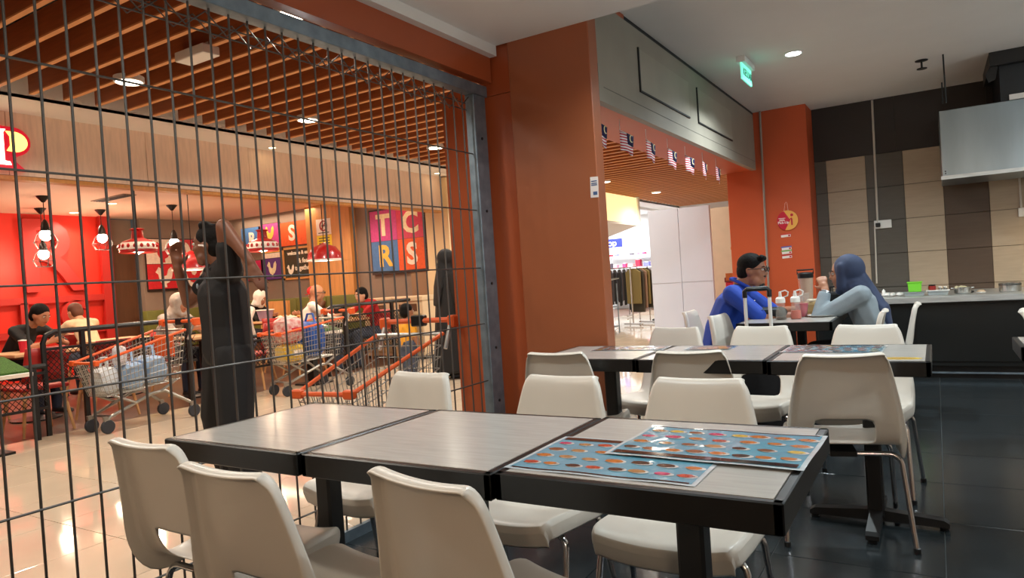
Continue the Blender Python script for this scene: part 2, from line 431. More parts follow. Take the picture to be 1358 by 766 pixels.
# ------------------------------------------------------------------ white shell chairs
m_chair = mat('white_plastic_shell', (226, 218, 206), .32, var=.015, scale=4)
PROF = [(-.205, .412), (-.19, .420), (-.15, .424), (-.08, .418), (0, .411), (.07, .406), (.115, .407), (.15, .417), (.178, .443), (.194, .48), (.206, .525), (.220, .59), (.234, .655), (.247, .715), (.256, .757), (.264, .782), (.275, .797)]
HW = [.186, .197, .203, .205, .205, .204, .203, .203, .202, .201, .197, .186, .173, .160, .150, .142, .131]
def chair_shell():
    n = len(PROF); us = [-1, -.93, -.8, -.55, -.3, 0, .3, .55, .8, .93, 1]
    T = []
    for i in range(n):
        a = V((0, *PROF[max(i - 1, 0)])); b = V((0, *PROF[min(i + 1, n - 1)])); T.append((b - a).normalized())
    rows = []
    def P(i, u, eu, ev):
        y, z = PROF[i]; t = T[i]; nn = V((0, -t.z, t.y))     # shell normal, up on the seat and forward on the back
        x = u * HW[i]
        p = V((x, y, z))
        dep = max((0, .010, .06 if z < .44 else .05)[eu] * (1 if z < .45 else max(.62, 1 - (z - .45) * 2)), (0, .010, .078 if i == 0 else .03)[ev])
        if z < .45 and y < .1: p.z += .012 * abs(u) ** 3 - .008 * (1 - u * u)
        if z > .5: p -= nn * (.010 * (1 - u * u))
        p += V(((0, .010, .013)[eu] * (1 if u > 0 else -1), 0, 0))
        if ev: p += t * ((0, .010, .014)[ev] * (-1 if i == 0 else 1))
        return p - nn * dep
    cols = [(-1, 2), (-1, 1)] + [(u, 0) for u in us] + [(1, 1), (1, 2)]
    rws = [(0, 2), (0, 1)] + [(i, 0) for i in range(n)] + [(n - 1, 1), (n - 1, 2)]
    vs = []; fs = []; C = len(cols)
    for (i, ev) in rws:
        for (u, eu) in cols: vs.append(P(i, u, eu, ev))
    for r_ in range(len(rws) - 1):
        for c in range(C - 1):
            i0 = rws[r_][0]; uc = (cols[c][0] + cols[c + 1][0]) / 2
            if rws[r_][1] == 0 and rws[r_ + 1][1] == 0 and 7 <= i0 <= 9 and abs(uc) < (.66, .66, .5)[i0 - 7]: continue
            fs.append((r_ * C + c, r_ * C + c + 1, (r_ + 1) * C + c + 1, (r_ + 1) * C + c))
    g = G(); g.add(vs, fs); return g
def make_chair():
    t = thing('dining_chair', '', 'chair')
    o = chair_shell().build('shell', m_chair, t, smooth=True, sol=.007, sub=1, norm=False)
    o.data.polygons.foreach_set('use_smooth', [True] * len(o.data.polygons))
    for sx in (-1, 1):
        for sy in (-1, 1):
            y = -.10 if sy < 0 else .11
            pts = [(0, y, (.366)), (sx * .17, y, (.366))] + [(sx * (.17 + .045 * math.sin(a)), y + sy * .01 * (a / 1.4), (.366) - .045 * (1 - math.cos(a))) for a in (.35, .7, 1.05, 1.4)]
            pts += [(sx * .235, y + sy * .085, .012)]
            l = G().tube(pts, .0105, 10).build('leg', m_chrome, t, smooth=True)
            G().lathe([(.013, 0), (.014, .004), (.013, .02), (.008, .022)], (sx * .2352, y + sy * .0855, 0), 10).build('foot_cap', m_black, l)
    G().box((0, .005, .371), (.10, .28, .02)).build('seat_bracket', m_black, t)
    return t
ch0 = make_chair()
# (x, y, heading of the back, label): the back points to local +y
chairs = [
 (-1.84, 1.345, 178.5, 'leftmost of the three white chairs in front, its back beside the grille', 'white chairs on the near side of the near row'),
 (-1.345, 1.235, 178, 'middle of the three white chairs in front, its back below the left table corner', 0),
 (-.82, 1.32, 168.5, 'rightmost of the three white chairs in front, its back under the menu table edge', 0),
 (-1.92, 2.02, -5, 'white chair across the left table, its back before the empty orange trolley', 'white chairs on the far side of the near row'),
 (-1.225, 2.0, -3, 'white chair across the middle table, its back in front of the orange column', 0),
 (-.69, 2.0, 1, 'white chair across the menu table, its back between the two near rows', 0),
 (-1.63, 3.27, 185, 'leftmost white chair on the near side of the second row, beside the orange column', 'white chairs on the near side of the second row'),
 (-1.0, 3.32, 188, 'white chair in the middle on the near side of the second row', 0),
 (-.39, 3.21, 193, 'white chair with large tan back pulled out at the second row right end', 0),
 (-1.44, 3.95, -6, 'white chair behind the second row in front of the white hoarding', 'white chairs on the far side of the second row'),
 (-.905, 3.92, -3, 'white chair behind the second row below the pull-up luggage handle', 0),
 (-.36, 3.88, -5, 'white chair behind the second row below the woman in the blue headscarf', 0),
 (-1.52, 5.80, 90, 'grey-shaded white chair under the man in the blue shirt', 'white chairs at the couple table'),
 (-1.14, 5.22, 82, 'empty white chair on the near side of the man in the blue shirt', 0),
 (-.60, 5.25, -90, 'small empty white chair seen sideways before the woman in the blue headscarf', 0),
 (-.42, 5.86, -90, 'white chair under the woman in the blue headscarf', 0),
 (.70, 4.9, 85, 'white chair cut by the right frame edge in front of the counter', 'white chairs by the counter'),
]
grp = None
for i, (x, y, a, lab, gp) in enumerate(chairs):
    grp = gp or grp
    o = ch0 if i == 0 else dup(ch0)
    o.location = (x, y, 0); o.rotation_euler = (0, 0, R(a)); o['label'] = lab; o['group'] = grp

# ------------------------------------------------------------------ laminated menus, sticker
m_mblue = mat('menu_blue', (112, 176, 200), .12, bump=.25, bscale=26, coat=.8, var=.03)
m_mwhite = mat('menu_white', (214, 226, 230), .15, bump=.25, bscale=26, coat=.8)
m_mblack = mat('menu_black', (24, 22, 26), .15, coat=.8)
foods = [mat('food_%s' % n, c, .2, var=.25, scale=90, coat=.8) for n, c in (('orange', (204, 120, 52)), ('brown', (140, 84, 52)), ('red', (196, 74, 52)), ('dark', (44, 36, 34)), ('yellow', (222, 186, 70)), ('pink', (206, 60, 110)), ('tan', (190, 140, 90)), ('plate', (226, 224, 220)))]
def make_menu(label, loc, rz, w, h, group, strip=1, seed=1, mats=None, zz=0.):
    rnd = random.Random(seed)
    t = thing('menu_sheet', label, 'menu', loc, rz, group)
    nx, ny = 16, 10
    def wv_(x, y): return .0016 + .0011 * math.sin(x * 31 + seed) * math.sin(y * 27 + seed * 2) + zz
    G().grid(lambda a, b: V(((a - .5) * w, (b - .5) * h, wv_((a - .5) * w, (b - .5) * h))), nx, ny).build('laminate_sheet', m_mwhite, t, smooth=True, norm=False)
    G().grid(lambda a, b: V(((a - .5) * (w - .02), (b - .5) * (h - .02), .0006 + wv_((a - .5) * (w - .02), (b - .5) * (h - .02)))), nx, ny).build('blue_print', m_mblue, t, smooth=True, norm=False)
    sy = strip * (h / 2 - .024)
    g = G(); g.grid(lambda a, b: V(((a - .5) * (w - .03), sy + (b - .5) * .024, .0012 + wv_((a - .5) * (w - .03), sy))), nx, 1); g.build('title_strip', m_mblack, t, norm=False)
    sy2 = -strip * (h / 2 - .013)
    G().grid(lambda a, b: V(((a - .5) * (w - .03), sy2 + (b - .5) * .006, .0012 + wv_((a - .5) * (w - .03), sy2))), nx, 1).build('border_line', m_mblack, t, norm=False)
    pi_ = G(); pl_ = G()
    for r_ in range(4):
        y = strip * (h / 2 - .068 - r_ * (h - .085) / 3.7)
        n = 7 if r_ % 3 else 8
        for c in range(n):
            x = -w / 2 + .038 + c * (w - .076) / (n - 1) + rnd.uniform(-.004, .004)
            k = rnd.choice([0, 0, 0, 1, 2, 2, 3, 4, 5, 6, 0, 1]); rr = rnd.uniform(.016, .021)
            z = .0014 + wv_(x, y)
            pl_.m = 0; pl_.add([(x + .006 + p[0], y - .002 + p[1], z) for p in circ(rr * 1.12, 14, ry=rr * .72)], [tuple(range(14))])
            pi_.m = k
            sh = rnd.random()
            pts = [(x + p[0] * (1 + .15 * math.sin(3 * q + sh * 6)), y + p[1], z + .0004) for q, p in enumerate(circ(rr, 12, ry=rr * .62))]
            pi_.add(pts, [tuple(range(12))])
    tag(pl_.build('dish_pictures', foods[7], t, norm=False), kind='stuff'); tag(pi_.build('food_pictures', foods, t, norm=False), kind='stuff')
    return t
make_menu('laminated blue menu sheet lying flat on the right near table, partly under another', (-.628, 1.442, .7505), 0, .432, .304, 'laminated menus', 1, 3)
make_menu('laminated blue menu sheet on top of the other at the table edge', (-.452, 1.595, .7505), R(-1.5), .43, .297, 'laminated menus', -1, 8, zz=.005)
make_menu('red and white menu sheet on the second row behind the tan chair back', (-.42, 3.475, .7505), R(-2), .42, .29, 'laminated menus', 1, 5)
make_menu('shiny menu sheet on the left table of the second row by the column', (-1.43, 3.53, .7505), R(4), .40, .2, 'laminated menus', 1, 6)
make_menu('flat menu sheet on the middle table of the second row', (-1.0, 3.53, .7505), R(2), .24, .18, 'laminated menus', 1, 9)
st = thing('table_sticker', 'yellow oval sticker on the right end of the second row', 'sticker', (-.14, 3.155, .7505))
m_yel = mat('sticker_yellow', (212, 176, 44), .4); m_yel2 = mat('sticker_print', (150, 110, 30), .4)
G().prism(circ(.075, 24, ry=.032), .0008).build('oval', m_yel, st)
G().prism(circ(.052, 20, ry=.016), .0005, MX.Translation((0, 0, .0008))).build('print', m_yel2, st)

# ------------------------------------------------------------------ counter, hood and duct
ct = thing('serving_counter', 'long black counter with a stainless steel top along the tiled wall', 'counter', (1.5, 7.9, 0))
m_cblk = mat('counter_black', (20, 24, 25), .3, var=.15, scale=3)
G().b2((-2.55, -.50, .12), (2.45, .54, .70)).build('body', m_cblk, ct)
G().b2((-2.5, -.44, 0), (2.4, .5, .12)).build('plinth', m_black, ct)
for i in range(6):
    G().b2((-2.53 + i * .84, -.512, .16), (-1.72 + i * .84, -.50, .68)).build('front_panel', m_cblk, ct, bev=.003)
G().b2((-2.58, -.56, .70), (2.46, .548, .757)).build('steel_top', m_steel, ct, bev=.004)
G().b2((-1.75, -.47, .045), (2.4, -.445, .06)).build('kick_strip', m_galv, ct)
m_hood = mat('hood_steel', (158, 174, 184), .3, 1., var=.10, scale=2.2, bump=.12, stretch=(2.5, 2.5, .5))
hd2 = thing('extractor_hood', 'stainless steel extractor hood hanging over the counter at the right', 'hood', (1.4, 7.8, 1.81))
G().prism([(-.45, 0), (.45, 0), (.45, .60), (-.45, .60)], 2.6, frame((-1.315, 0, 0), (0, 1, 0), (0, 0, 1))).build('canopy', m_hood, hd2, bev=.004)
G().b2((-1.325, -.46, -.012), (1.3, -.445, .02)).build('lip', m_steel, hd2)
for z in (.04, .06): G().lathe([(.006, 0), (.006, .004), (.0001, .006)], n=8).build('rivet', m_black, hd2, loc=(-1.29, -.452, z)).rotation_euler = (R(90), 0, 0)
hl = G().lathe([(.05, -.02), (.05, .03), (.03, .05)], n=14).build('hood_lamp', mat('hood_lamp_glow', (255, 214, 150), .4, emit=8.), hd2, loc=(-.1, .05, .02))
lamp('hood_light', 'SPOT', (1.3, 7.85, 1.78), 22, (1, .78, .5), .06, (0, 0, 0), None, R(160), .6)
m_duct = mat('black_duct', (20, 28, 34), .45, var=.3, scale=6)
du = thing('duct_box', 'black exhaust duct box above the steel hood under the ceiling', 'duct', (1.4, 7.75, 2.41))
G().b2((-.86, -.40, .0), (.9, .35, .36)).build('box', m_duct, du)
G().b2((-.93, -.47, .30), (.95, .4, .419)).build('flange', m_black, du, bev=.003)
G().b2((-.80, -.42, .0), (.9, -.40, .045)).build('torn_tape', m_white, du)
G().prism([(0, 0), (.05, .02), (.07, .12), (.03, .16), (-.02, .07)], .02, frame((-.94, -.42, .17), (1, 0, 0), (0, 0, 1))).build('torn_flap', m_black, du)

# things on the counter
m_green = mat('green_plastic', (124, 214, 60), .35); m_tray = mat('grey_tray', (150, 156, 156), .4); m_pot = mat('steel_pot', (190, 190, 186), .25, 1.)
def rbox(w, d, h, t, taper=.9):   # open box
    g = G()
    v = [(-w / 2 * taper, -d / 2 * taper, 0), (w / 2 * taper, -d / 2 * taper, 0), (w / 2 * taper, d / 2 * taper, 0), (-w / 2 * taper, d / 2 * taper, 0)]
    o = [(-w / 2, -d / 2, h), (w / 2, -d / 2, h), (w / 2, d / 2, h), (-w / 2, d / 2, h)]
    k = 1 - 2 * t / w
    ii = [(p[0] * k, p[1] * k, h) for p in o]; ib = [(p[0] * k, p[1] * k, t) for p in v]
    return g.add(v + o + ii + ib, [(3, 2, 1, 0)] + [(i, (i + 1) % 4, 4 + (i + 1) % 4, 4 + i) for i in range(4)] + [(4 + i, 4 + (i + 1) % 4, 8 + (i + 1) % 4, 8 + i) for i in range(4)] + [(8 + i, 8 + (i + 1) % 4, 12 + (i + 1) % 4, 12 + i) for i in range(4)] + [(12, 13, 14, 15)])
CZ = .757
t = thing('food_tray', 'grey food tray under the green tub on the steel counter', 'tray', (-.19, 7.62, CZ)); rbox(.17, .14, .035, .008).build('tray_body', m_tray, t, bev=.002); G().box((0, 0, .034), (.185, .155, .004)).build('rim', m_tray, t)
t = thing('plastic_tub', 'bright green lidded plastic tub on the grey tray', 'tub', (-.185, 7.62, CZ + .036)); rbox(.115, .11, .085, .006).build('tub_body', m_green, t, bev=.004); G().box((0, 0, .09), (.13, .12, .012)).build('lid', m_green, t, bev=.004)
t = thing('food_tray', 'grey food tray beside the green tub holding jars', 'tray', (0, 7.62, CZ)); rbox(.17, .14, .04, .008).build('tray_body', m_tray, t, bev=.002); G().box((0, 0, .042), (.19, .16, .006)).build('rim', m_white, t)
m_redp = mat('red_plastic', (150, 40, 34), .4)
t = thing('spice_jar', 'dark red jar standing on the second tray', 'jar', (-.045, 7.62, CZ + .045)); G().lathe([(.03, 0), (.032, .01), (.032, .035), (.026, .04)]).build('jar_body', m_redp, t, smooth=True); G().lathe([(.028, .04), (.028, .052), (.0001, .054)]).build('lid', m_black, t)
for k, dx in enumerate((.02, .06)):
    t = thing('spice_jar', ['small steel jar left of the pair on the second tray', 'small steel jar right of the pair on the second tray'][k], 'jar', (dx, 7.60, CZ + .045)); G().lathe([(.017, 0), (.018, .02), (.014, .026)], n=12).build('jar_body', m_pot, t); G().lathe([(.015, .026), (.015, .032), (.0001, .034)], n=12).build('lid', m_white, t)
t = thing('cooking_pot', 'steel pot filled with crumpled food in the middle of the counter', 'pot', (.195, 7.66, CZ)); G().lathe([(.06, 0), (.068, .008), (.07, .06), (.074, .062), (.068, .063), (.066, .012), (.0001, .01)]).build('pot_body', m_pot, t, smooth=True)
for sx in (-1, 1): G().tube([(sx * .068, -.015, .05), (sx * .09, -.012, .052), (sx * .09, .012, .052), (sx * .068, .015, .05)], .004, 6).build('handle', m_pot, t)
g = G()
for k in range(7): g.ell((random.uniform(-.05, .05), random.uniform(-.05, .05), .06), (.02, .018, .014), 1)
g.build('contents', mat('pot_food', (206, 196, 160), .7), t, smooth=True)
t = thing('cooking_pot', 'plain round steel pot near the right end of the counter', 'pot', (.56, 7.72, CZ)); G().lathe([(.078, 0), (.084, .006), (.086, .075), (.09, .078), (.084, .079), (.082, .012), (.0001, .01)]).build('pot_body', m_pot, t, smooth=True); G().lathe([(.086, .06), (.0885, .064), (.086, .068)]).build('band', m_dark, t)
t = thing('cloth_wad', 'crumpled white cloth lying on the counter left of the green tub', 'cloth', (-.40, 7.64, CZ)); g = G()
for k in range(8): g.ell((random.uniform(-.06, .09), random.uniform(-.03, .03), .02), (random.uniform(.02, .04), .025, .02), 1)
g.ell((-.05, 0, .04), (.018, .018, .035), 1); g.build('cloth', m_white, t, smooth=True)
t = thing('small_bowl', 'small pale upturned bowl on the counter before the brown tiles', 'bowl', (.34, 7.74, CZ)); G().lathe([(.036, 0), (.034, .012), (.022, .024), (.0001, .027)]).build('bowl_body', mat('bowl_beige', (196, 170, 140), .5), t, smooth=True); G().lathe([(.037, 0), (.039, .003), (.037, .006)]).build('rim', m_white, t)
t = thing('ladle', 'dark ladle lying on the counter left of the upturned bowl', 'ladle', (.26, 7.74, CZ + .008)); G().ell((0, 0, .004), (.03, .025, .012), 2).build('bowl', m_black, t, smooth=True); G().tube([(.02, 0, .006), (-.09, .03, .004)], .005, 6).build('handle', m_black, t)

# signs on the pillar
m_sred = mat('sign_red', (196, 30, 56), .4); m_syel = mat('sign_yellow', (236, 176, 84), .4); m_swht = mat('sign_white', (238, 228, 222), .4)
t = thing('round_sign', 'round red and yellow Pick-Up sign hanging on the orange pillar', 'sign', (-1.357, 8.045, 1.606))
F = frame((0, 0, 0), (1, 0, 0), (0, 0, 1)); F.translation = (0, -.002, 0)
G().prism(circ(.108, 36), -.012, F).build('disc', m_syel, t) if False else G().prism(circ(.108, 36), .012, frame((0, 0, 0), (1, 0, 0), (0, 0, 1))).build('disc', m_syel, t)
FF = lambda x, z, d=.0125: frame((x, -d, z), (1, 0, 0), (0, 0, 1))
G().prism(circ(.108, 22, a0=R(118), a1=R(256)) + [(-.028, -.105), (.03, .0), (.0, .055)][0:2] + [(-.03, .1)], .0015, FF(0, 0)).build('red_field', m_sred, t)
text('lettering', 'Pick-Up', .036, FF(-.042, -.022, .0145), m_swht, t, .0006, bold=.0008)
for k, (w_, z) in enumerate(((.07, .026), (.05, .012), (.06, 0))): G().box((-.055, -.0145, z), (w_, .001, .006)).build('small_print', m_swht, t)
g = G(); g.box((.045, -.0135, -.02), (.016, .002, .07)); g.ell((.048, -.0135, .055), (.016, .002, .016), 2); g.box((.03, -.0135, .012), (.04, .002, .01), ry=R(-30)); g.build('pointing_figure', m_sred, t)
G().tube([(-.03, -.004, .104), (-.015, -.004, .19), (-.005, -.002, .2), (.005, -.004, .19), (.012, -.004, .107)], .0012, 5).build('hanging_string', m_swht, t)
for k, (z, c, lab) in enumerate(((1.445, (204, 60, 50), 'small red and white sticker under the round sign on the pillar'), (1.305, (90, 96, 170), 'small blue and white sticker, topmost of three on the pillar'), (1.262, (120, 176, 90), 'small green and white sticker, middle of three on the pillar'), (1.215, (196, 50, 54), 'small red and white sticker, lowest of three on the pillar'))):
    t = thing('payment_sticker', lab, 'sticker', (-1.385, 8.048, z), 0, 'stickers on the pillar')
    G().box((0, 0, 0), (.10, .003, .038), ry=R(-3)).build('sticker_sheet', m_swht, t); G().box((-.002, -.002, .014), (.11, .002, .014), ry=R(-3)).build('coloured_band', mat('stk%d' % k, c, .5), t); G().box((.035, -.003, -.004), (.02, .001, .016)).build('mark', m_sred, t)
t = thing('paper_notice', 'small white printed notice on the right edge of the orange column', 'notice', (-1.672, 3.719, 1.67))
G().box((0, 0, 0), (.05, .002, .12), ry=R(2)).build('sheet', m_swht, t); m_ink = mat('ink_blue', (70, 96, 140), .6)
g = G()
for k, z in enumerate((.035, .022, .012)): g.box((0, -.0015, z), (.036, .001, .006))
g.build('print', m_ink, t)['kind'] = 'stuff'; G().box((.004, -.0015, -.036), (.026, .001, .02)).build('stamp', m_ink, t)
# ------------------------------------------------------------------ mall corridor: slatted ceiling, shop, hoarding
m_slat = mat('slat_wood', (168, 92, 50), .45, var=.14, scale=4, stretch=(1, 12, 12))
m_slat_lit = mat('slat_bottom_edge', (226, 160, 104), .5, var=.1, scale=4, stretch=(1, 12, 12))  # light on the slat undersides, put into a paler colour
m_void = mat('ceiling_void', (34, 28, 26), .8)
cl = struct(G().b2((-7.1, -4, 3.32), (-1.7, 24, 3.4)).build('ceiling_mall', m_void))
slat_a = G().b2((-6.46, -.019, 3.0), (-2.41, .019, 3.18)); slat_a.m = 1; slat_a.b2((-6.46, -.0195, 2.996), (-2.41, .0195, 3.008)); s0 = slat_a.build('slat', [m_slat, m_slat_lit], cl)
slat_b = G().b2((-6.46, -.019, 3.0), (-1.72, .019, 3.18)); slat_b.m = 1; slat_b.b2((-6.46, -.0195, 2.996), (-1.72, .0195, 3.008)); s1 = slat_b.build('slat', [m_slat, m_slat_lit], cl)
k = 0
for i in range(-8, 72):
    y = 2.97 + i * .272
    src = s0 if y < 4.35 else s1
    o = src.copy(); COL.objects.link(o); o.location = (0, y, 0)
for o in (s0, s1): o.location = (0, .522 if o is s0 else 22.8, 0)
for x in (-5.4, -3.8): G().b2((x - .02, -3, 3.18), (x + .02, 24, 3.215)).build('carrier_bar', m_void, cl)
m_cove = mat('cove_white', (236, 232, 226), .6)
struct(G().b2((-6.62, -4, 2.97), (-6.52, 24, 3.32)).build('trim_3', m_cove))
struct(G().b2((-7.1, -4, 2.97), (-6.52, 24, 3.0)).build('trim_4', m_cove))
for i, (x, y) in enumerate(((-5.57, 3.3), (-5.6, 5.23), (-5.65, 7.49), (-5.6, 1.2), (-3.6, 9.7), (-3.58, 11.5), (-3.52, 13.5), (-5.6, 10.2), (-5.6, 13.0), (-5.6, 16.0), (-3.6, 16.5), (-3.7, .6), (-3.6, 7.8), (-3.6, 5.9))):  # last pair is added unseen behind the header to brighten the hoarding
    nm = ['in the slatted ceiling left of the air vent', 'in the slatted ceiling above the standing man', 'in the slatted ceiling left of the column wing', 'in the slatted ceiling beyond the left frame edge', 'in the slatted ceiling nearest behind the flags', 'in the slatted ceiling second behind the flags', 'in the slatted ceiling farthest behind the flags', 'deep in the slatted ceiling above the white hoarding', 'deep in the slatted ceiling left of the hoarding', 'at the far end of the slatted ceiling, left row', 'at the far end of the slatted ceiling, right row', 'in the slatted ceiling close to the near grille end', 'hidden behind the grey header, farther one', 'hidden behind the grey header, middle one', 'hidden behind the orange column'][i]
    t = thing('mall_downlight', 'round warm white downlight ' + nm, 'ceiling light', (x, y, 3.0), 0, 'downlights in the slatted ceiling')
    G().lathe([(.115, .03), (.115, -.012), (.10, -.016), (.10, -.004)], n=24).build('trim_ring', m_white, t, smooth=True)
    G().lathe([(.10, -.006), (.0001, -.007)], n=24).build('lens', mat('mall_lens', (255, 240, 214), .5, emit=14.), t)
    lamp('mall_lamp', 'SPOT', (x, y, 2.96), 105, (1., .91, .78), .1, (0, 0, 0), None, R(155), .5)
t = thing('emergency_light', 'white rectangular box lamp hanging below the slatted ceiling', 'ceiling box', (-4.56, 3.23, 2.97)); G().box((0, 0, 0), (.34, .14, .07)).build('box', m_white, t, bev=.006); G().box((0, 0, .03), (.30, .02, .06)).build('bracket', m_white, t)
# warm downlight close to the beam over the grille
t = thing('downlight', 'bright round downlight right above the grey beam of the grille', 'ceiling light', (-2.76, 2.51, 2.60))
G().lathe([(.085, .02), (.085, -.006), (.072, -.01), (.072, -.002)], n=24).build('trim_ring', m_white, t, smooth=True); G().lathe([(.072, -.004), (.0001, -.005)], n=24).build('lens', mat('beam_lens', (255, 236, 208), .5, emit=18.), t)
G().tube([(0, 0, .02), (0, 0, .40)], .01, 6).build('hanging_rod', m_white, t)
lamp('downlight_lamp', 'SPOT', (-2.76, 2.51, 2.57), 40, NEUT, .07, (0, 0, 0), None, R(150), .5)

# bunting of seven flags under the header soffit
def flag_mat():
    m = bpy.data.materials.new('flag_stripes'); m.use_nodes = True; nt = m.node_tree; b = nt.nodes['Principled BSDF']; L = nt.links.new
    tc = nt.nodes.new('ShaderNodeTexCoord'); sx = nt.nodes.new('ShaderNodeSeparateXYZ'); L(tc.outputs['Object'], sx.inputs[0])
    mu = nt.nodes.new('ShaderNodeMath'); mu.operation = 'MULTIPLY'; mu.inputs[1].default_value = 7 / .135; L(sx.outputs[2], mu.inputs[0])
    fr = nt.nodes.new('ShaderNodeMath'); fr.operation = 'FRACT'; L(mu.outputs[0], fr.inputs[0])
    gt = nt.nodes.new('ShaderNodeMath'); gt.operation = 'GREATER_THAN'; gt.inputs[1].default_value = .5; L(fr.outputs[0], gt.inputs[0])
    mx = nt.nodes.new('ShaderNodeMix'); mx.data_type = 'RGBA'; L(gt.outputs[0], mx.inputs[0])
    mx.inputs[6].default_value = (*lin((236, 226, 226)), 1); mx.inputs[7].default_value = (*lin((190, 24, 50)), 1)
    L(mx.outputs[2], b.inputs['Base Color']); b.inputs['Roughness'].default_value = .8
    return m
m_flag = flag_mat(); m_navy = mat('flag_navy', (24, 22, 74), .8); m_moon = mat('flag_moon', (240, 226, 170), .8)
ords = ['first', 'second', 'third', 'fourth', 'fifth', 'sixth', 'seventh']
fs_ = None
for i, y in enumerate((4.07, 4.50, 4.97, 5.46, 5.93, 6.38, 6.84)):
    lab = 'small red and white striped flag under the header, %s from the column' % ords[i]
    if fs_ is None:
        t = thing('small_flag', lab, 'flag', (-1.76, y, 2.12), 0, 'flags hanging in the opening'); fs_ = t
        G().grid(lambda a, b: V((.012 * math.sin(a * 5) * (1 - b), (.5 - a) * -.19, -.135 + b * .135 - .02 * (a))), 8, 4).build('cloth', m_flag, t, smooth=True, sol=.002, norm=False)
        c = G().grid(lambda a, b: V((.003 + .012 * math.sin((.5 + a * .5) * 5) * (1 - (.45 + b * .55)), (.5 - (.5 + a * .5)) * -.19, -.135 + (.45 + b * .55) * .135 - .02 * (.5 + a * .5))), 4, 3).build('blue_canton', m_navy, t, smooth=True, sol=.002, norm=False)
        cr = [(.026 * math.cos(a), .026 * math.sin(a)) for a in [R(50 + 260 * q / 14) for q in range(15)]]
        ci = [(.006 + .021 * math.cos(a), .021 * math.sin(a)) for a in [R(310 - 260 * q / 14) for q in range(15)]]
        G().prism(cr + ci, .001, frame((.012, .045, -.045), (0, 1, 0), (0, 0, 1))).build('crescent', m_moon, c)
        G().tube([(0, -.095, .0), (0, .095, -.02)], .003, 5).build('header_hem', m_white, t)
        G().tube([(0, -.09, 0), (0, -.09, .075)], .002, 5).build('hook', m_white, t)
    else:
        dup(fs_, (-1.76, y, 2.12), R(random.uniform(-14, 10)), lab)

# white hoarding panels, beige partition, post with tape
m_hoard = mat('hoarding_white', (212, 220, 236), .45, var=.03, scale=2)
ho = thing('white_hoarding', 'tall white hoarding of two boards standing in the mall corridor', 'hoarding', (-2.78, 8.7, 0))
G().b2((-.40, 0, .02), (-.002, .06, 1.93)).build('board', m_hoard, ho, bev=.003)
G().b2((.002, 0, .02), (.40, .06, 1.925)).build('board', m_hoard, ho, bev=.003)
G().b2((-.40, -.004, .98), (.40, .0, .984)).build('seam', mat('seam_grey', (170, 170, 176), .6), ho)
for x in (-.34, .34): G().b2((x - .06, -.02, 0), (x + .06, .25, .02)).build('foot', m_galv, ho)
m_beigep = mat('beige_partition', (200, 178, 156), .5, var=.04)
wp = struct(G().b2((-2.9, 10.4, 0), (-1.6, 10.5, 2.02)).build('wall_partition', m_beigep))
struct(G().b2((-1.72, 8.1, 0), (-1.6, 10.5, 3.3)).build('wall_corridor_right', m_beigep))
struct(G().b2((-1.72, 10.5, 0), (-1.6, 24, 3.3)).build('wall_corridor_far', m_beigep))
t = thing('barrier_post', 'thin black post with orange tape before the beige wall beside the hoarding', 'post', (-2.24, 9.6, 0))
G().tube([(0, 0, .02), (0, 0, 1.86)], .022, 10).build('pole', m_black, t); G().box((0, 0, 1.87), (.2, .05, .03)).build('top_bar', m_black, t); G().lathe([(.14, 0), (.14, .015), (.03, .03)]).build('base', m_black, t)
m_otape = mat('orange_tape', (196, 104, 36), .5)
for z in (1.385, 1.0): G().box((0.0, -.024, z), (.24 if z > 1.2 else .42, .004, .035 if z > 1.2 else .10)).build('orange_tape', m_otape, t)
t = thing('red_bin', 'red box standing low behind the man in blue against the beige wall', 'box', (-2.27, 10.0, 0)); G().b2((-.26, -.15, 0), (.26, .15, .92)).build('body', m_sred, t, bev=.01); G().b2((-.27, -.16, .92), (.27, .16, .99)).build('lid', mat('dark_red', (120, 30, 26), .5), t, bev=.008)
t = thing('arrow_sign', 'lit overhead direction sign with a white arrow beside the pillar', 'sign', (-2.28, 9.9, 2.02)); G().b2((-.14, -.03, -.08), (.3, .03, .10)).build('panel', mat('sign_brown', (92, 52, 34), .4), t)
m_glowish = mat('sign_glow', (255, 246, 230), .4, emit=1.4)
G().prism([(-.07, 0), (-.01, .05), (-.01, .018), (.07, .018), (.07, -.018), (-.01, -.018), (-.01, -.05)], .004, frame((-.02, -.031, 0), (1, 0, 0), (0, 0, 1))).build('arrow', m_glowish, t); G().prism(circ(.035, 16), .004, frame((.16, -.031, 0), (1, 0, 0), (0, 0, 1))).build('symbol', mat('sign_orange', (220, 120, 60), .4, emit=.6), t)
G().tube([(.1, 0, .1), (.1, 0, 1.3)], .012, 6).build('hanger', m_black, t)

# far shop: lit cream fascia box, blue sign, white shop wall, racks, shopper
m_cream = mat('cream_lightbox', (255, 236, 176), .5, emit=.75)
t = thing('lit_fascia_box', 'glowing cream fascia box high on the left behind the column', 'fascia', (-6.4, 15.5, 2.0)); G().b2((-.1, -3.5, .33), (.1, 1.0, .98)).build('lit_box', m_cream, t); G().b2((-.12, 1.0, .3), (.14, 1.1, 1.0)).build('end_frame', m_cove, t); G().b2((-.12, -3.5, .28), (.13, 1.0, .34)).build('bottom_frame', m_cove, t)
G().prism([(-.1, .3), (.12, .3), (-.9, .02), (-1.0, .02)], 4.4, frame((0, 1.0, 0), (1, 0, 0), (0, 0, 1))).build('sloped_soffit', m_cove, t)
m_shop = mat('shop_white', (244, 246, 246), .5)
struct(G().b2((-12, 20.6, 0), (-1.6, 20.7, 3.3)).build('wall_shop', m_shop))
struct(G().b2((-12, 9.75, 0), (-7.1, 9.85, 3.3)).build('wall_shop_side', m_shop))
struct(G().b2((-12.1, 9.8, 0), (-12, 20.7, 3.3)).build('wall_shop_left', m_shop))
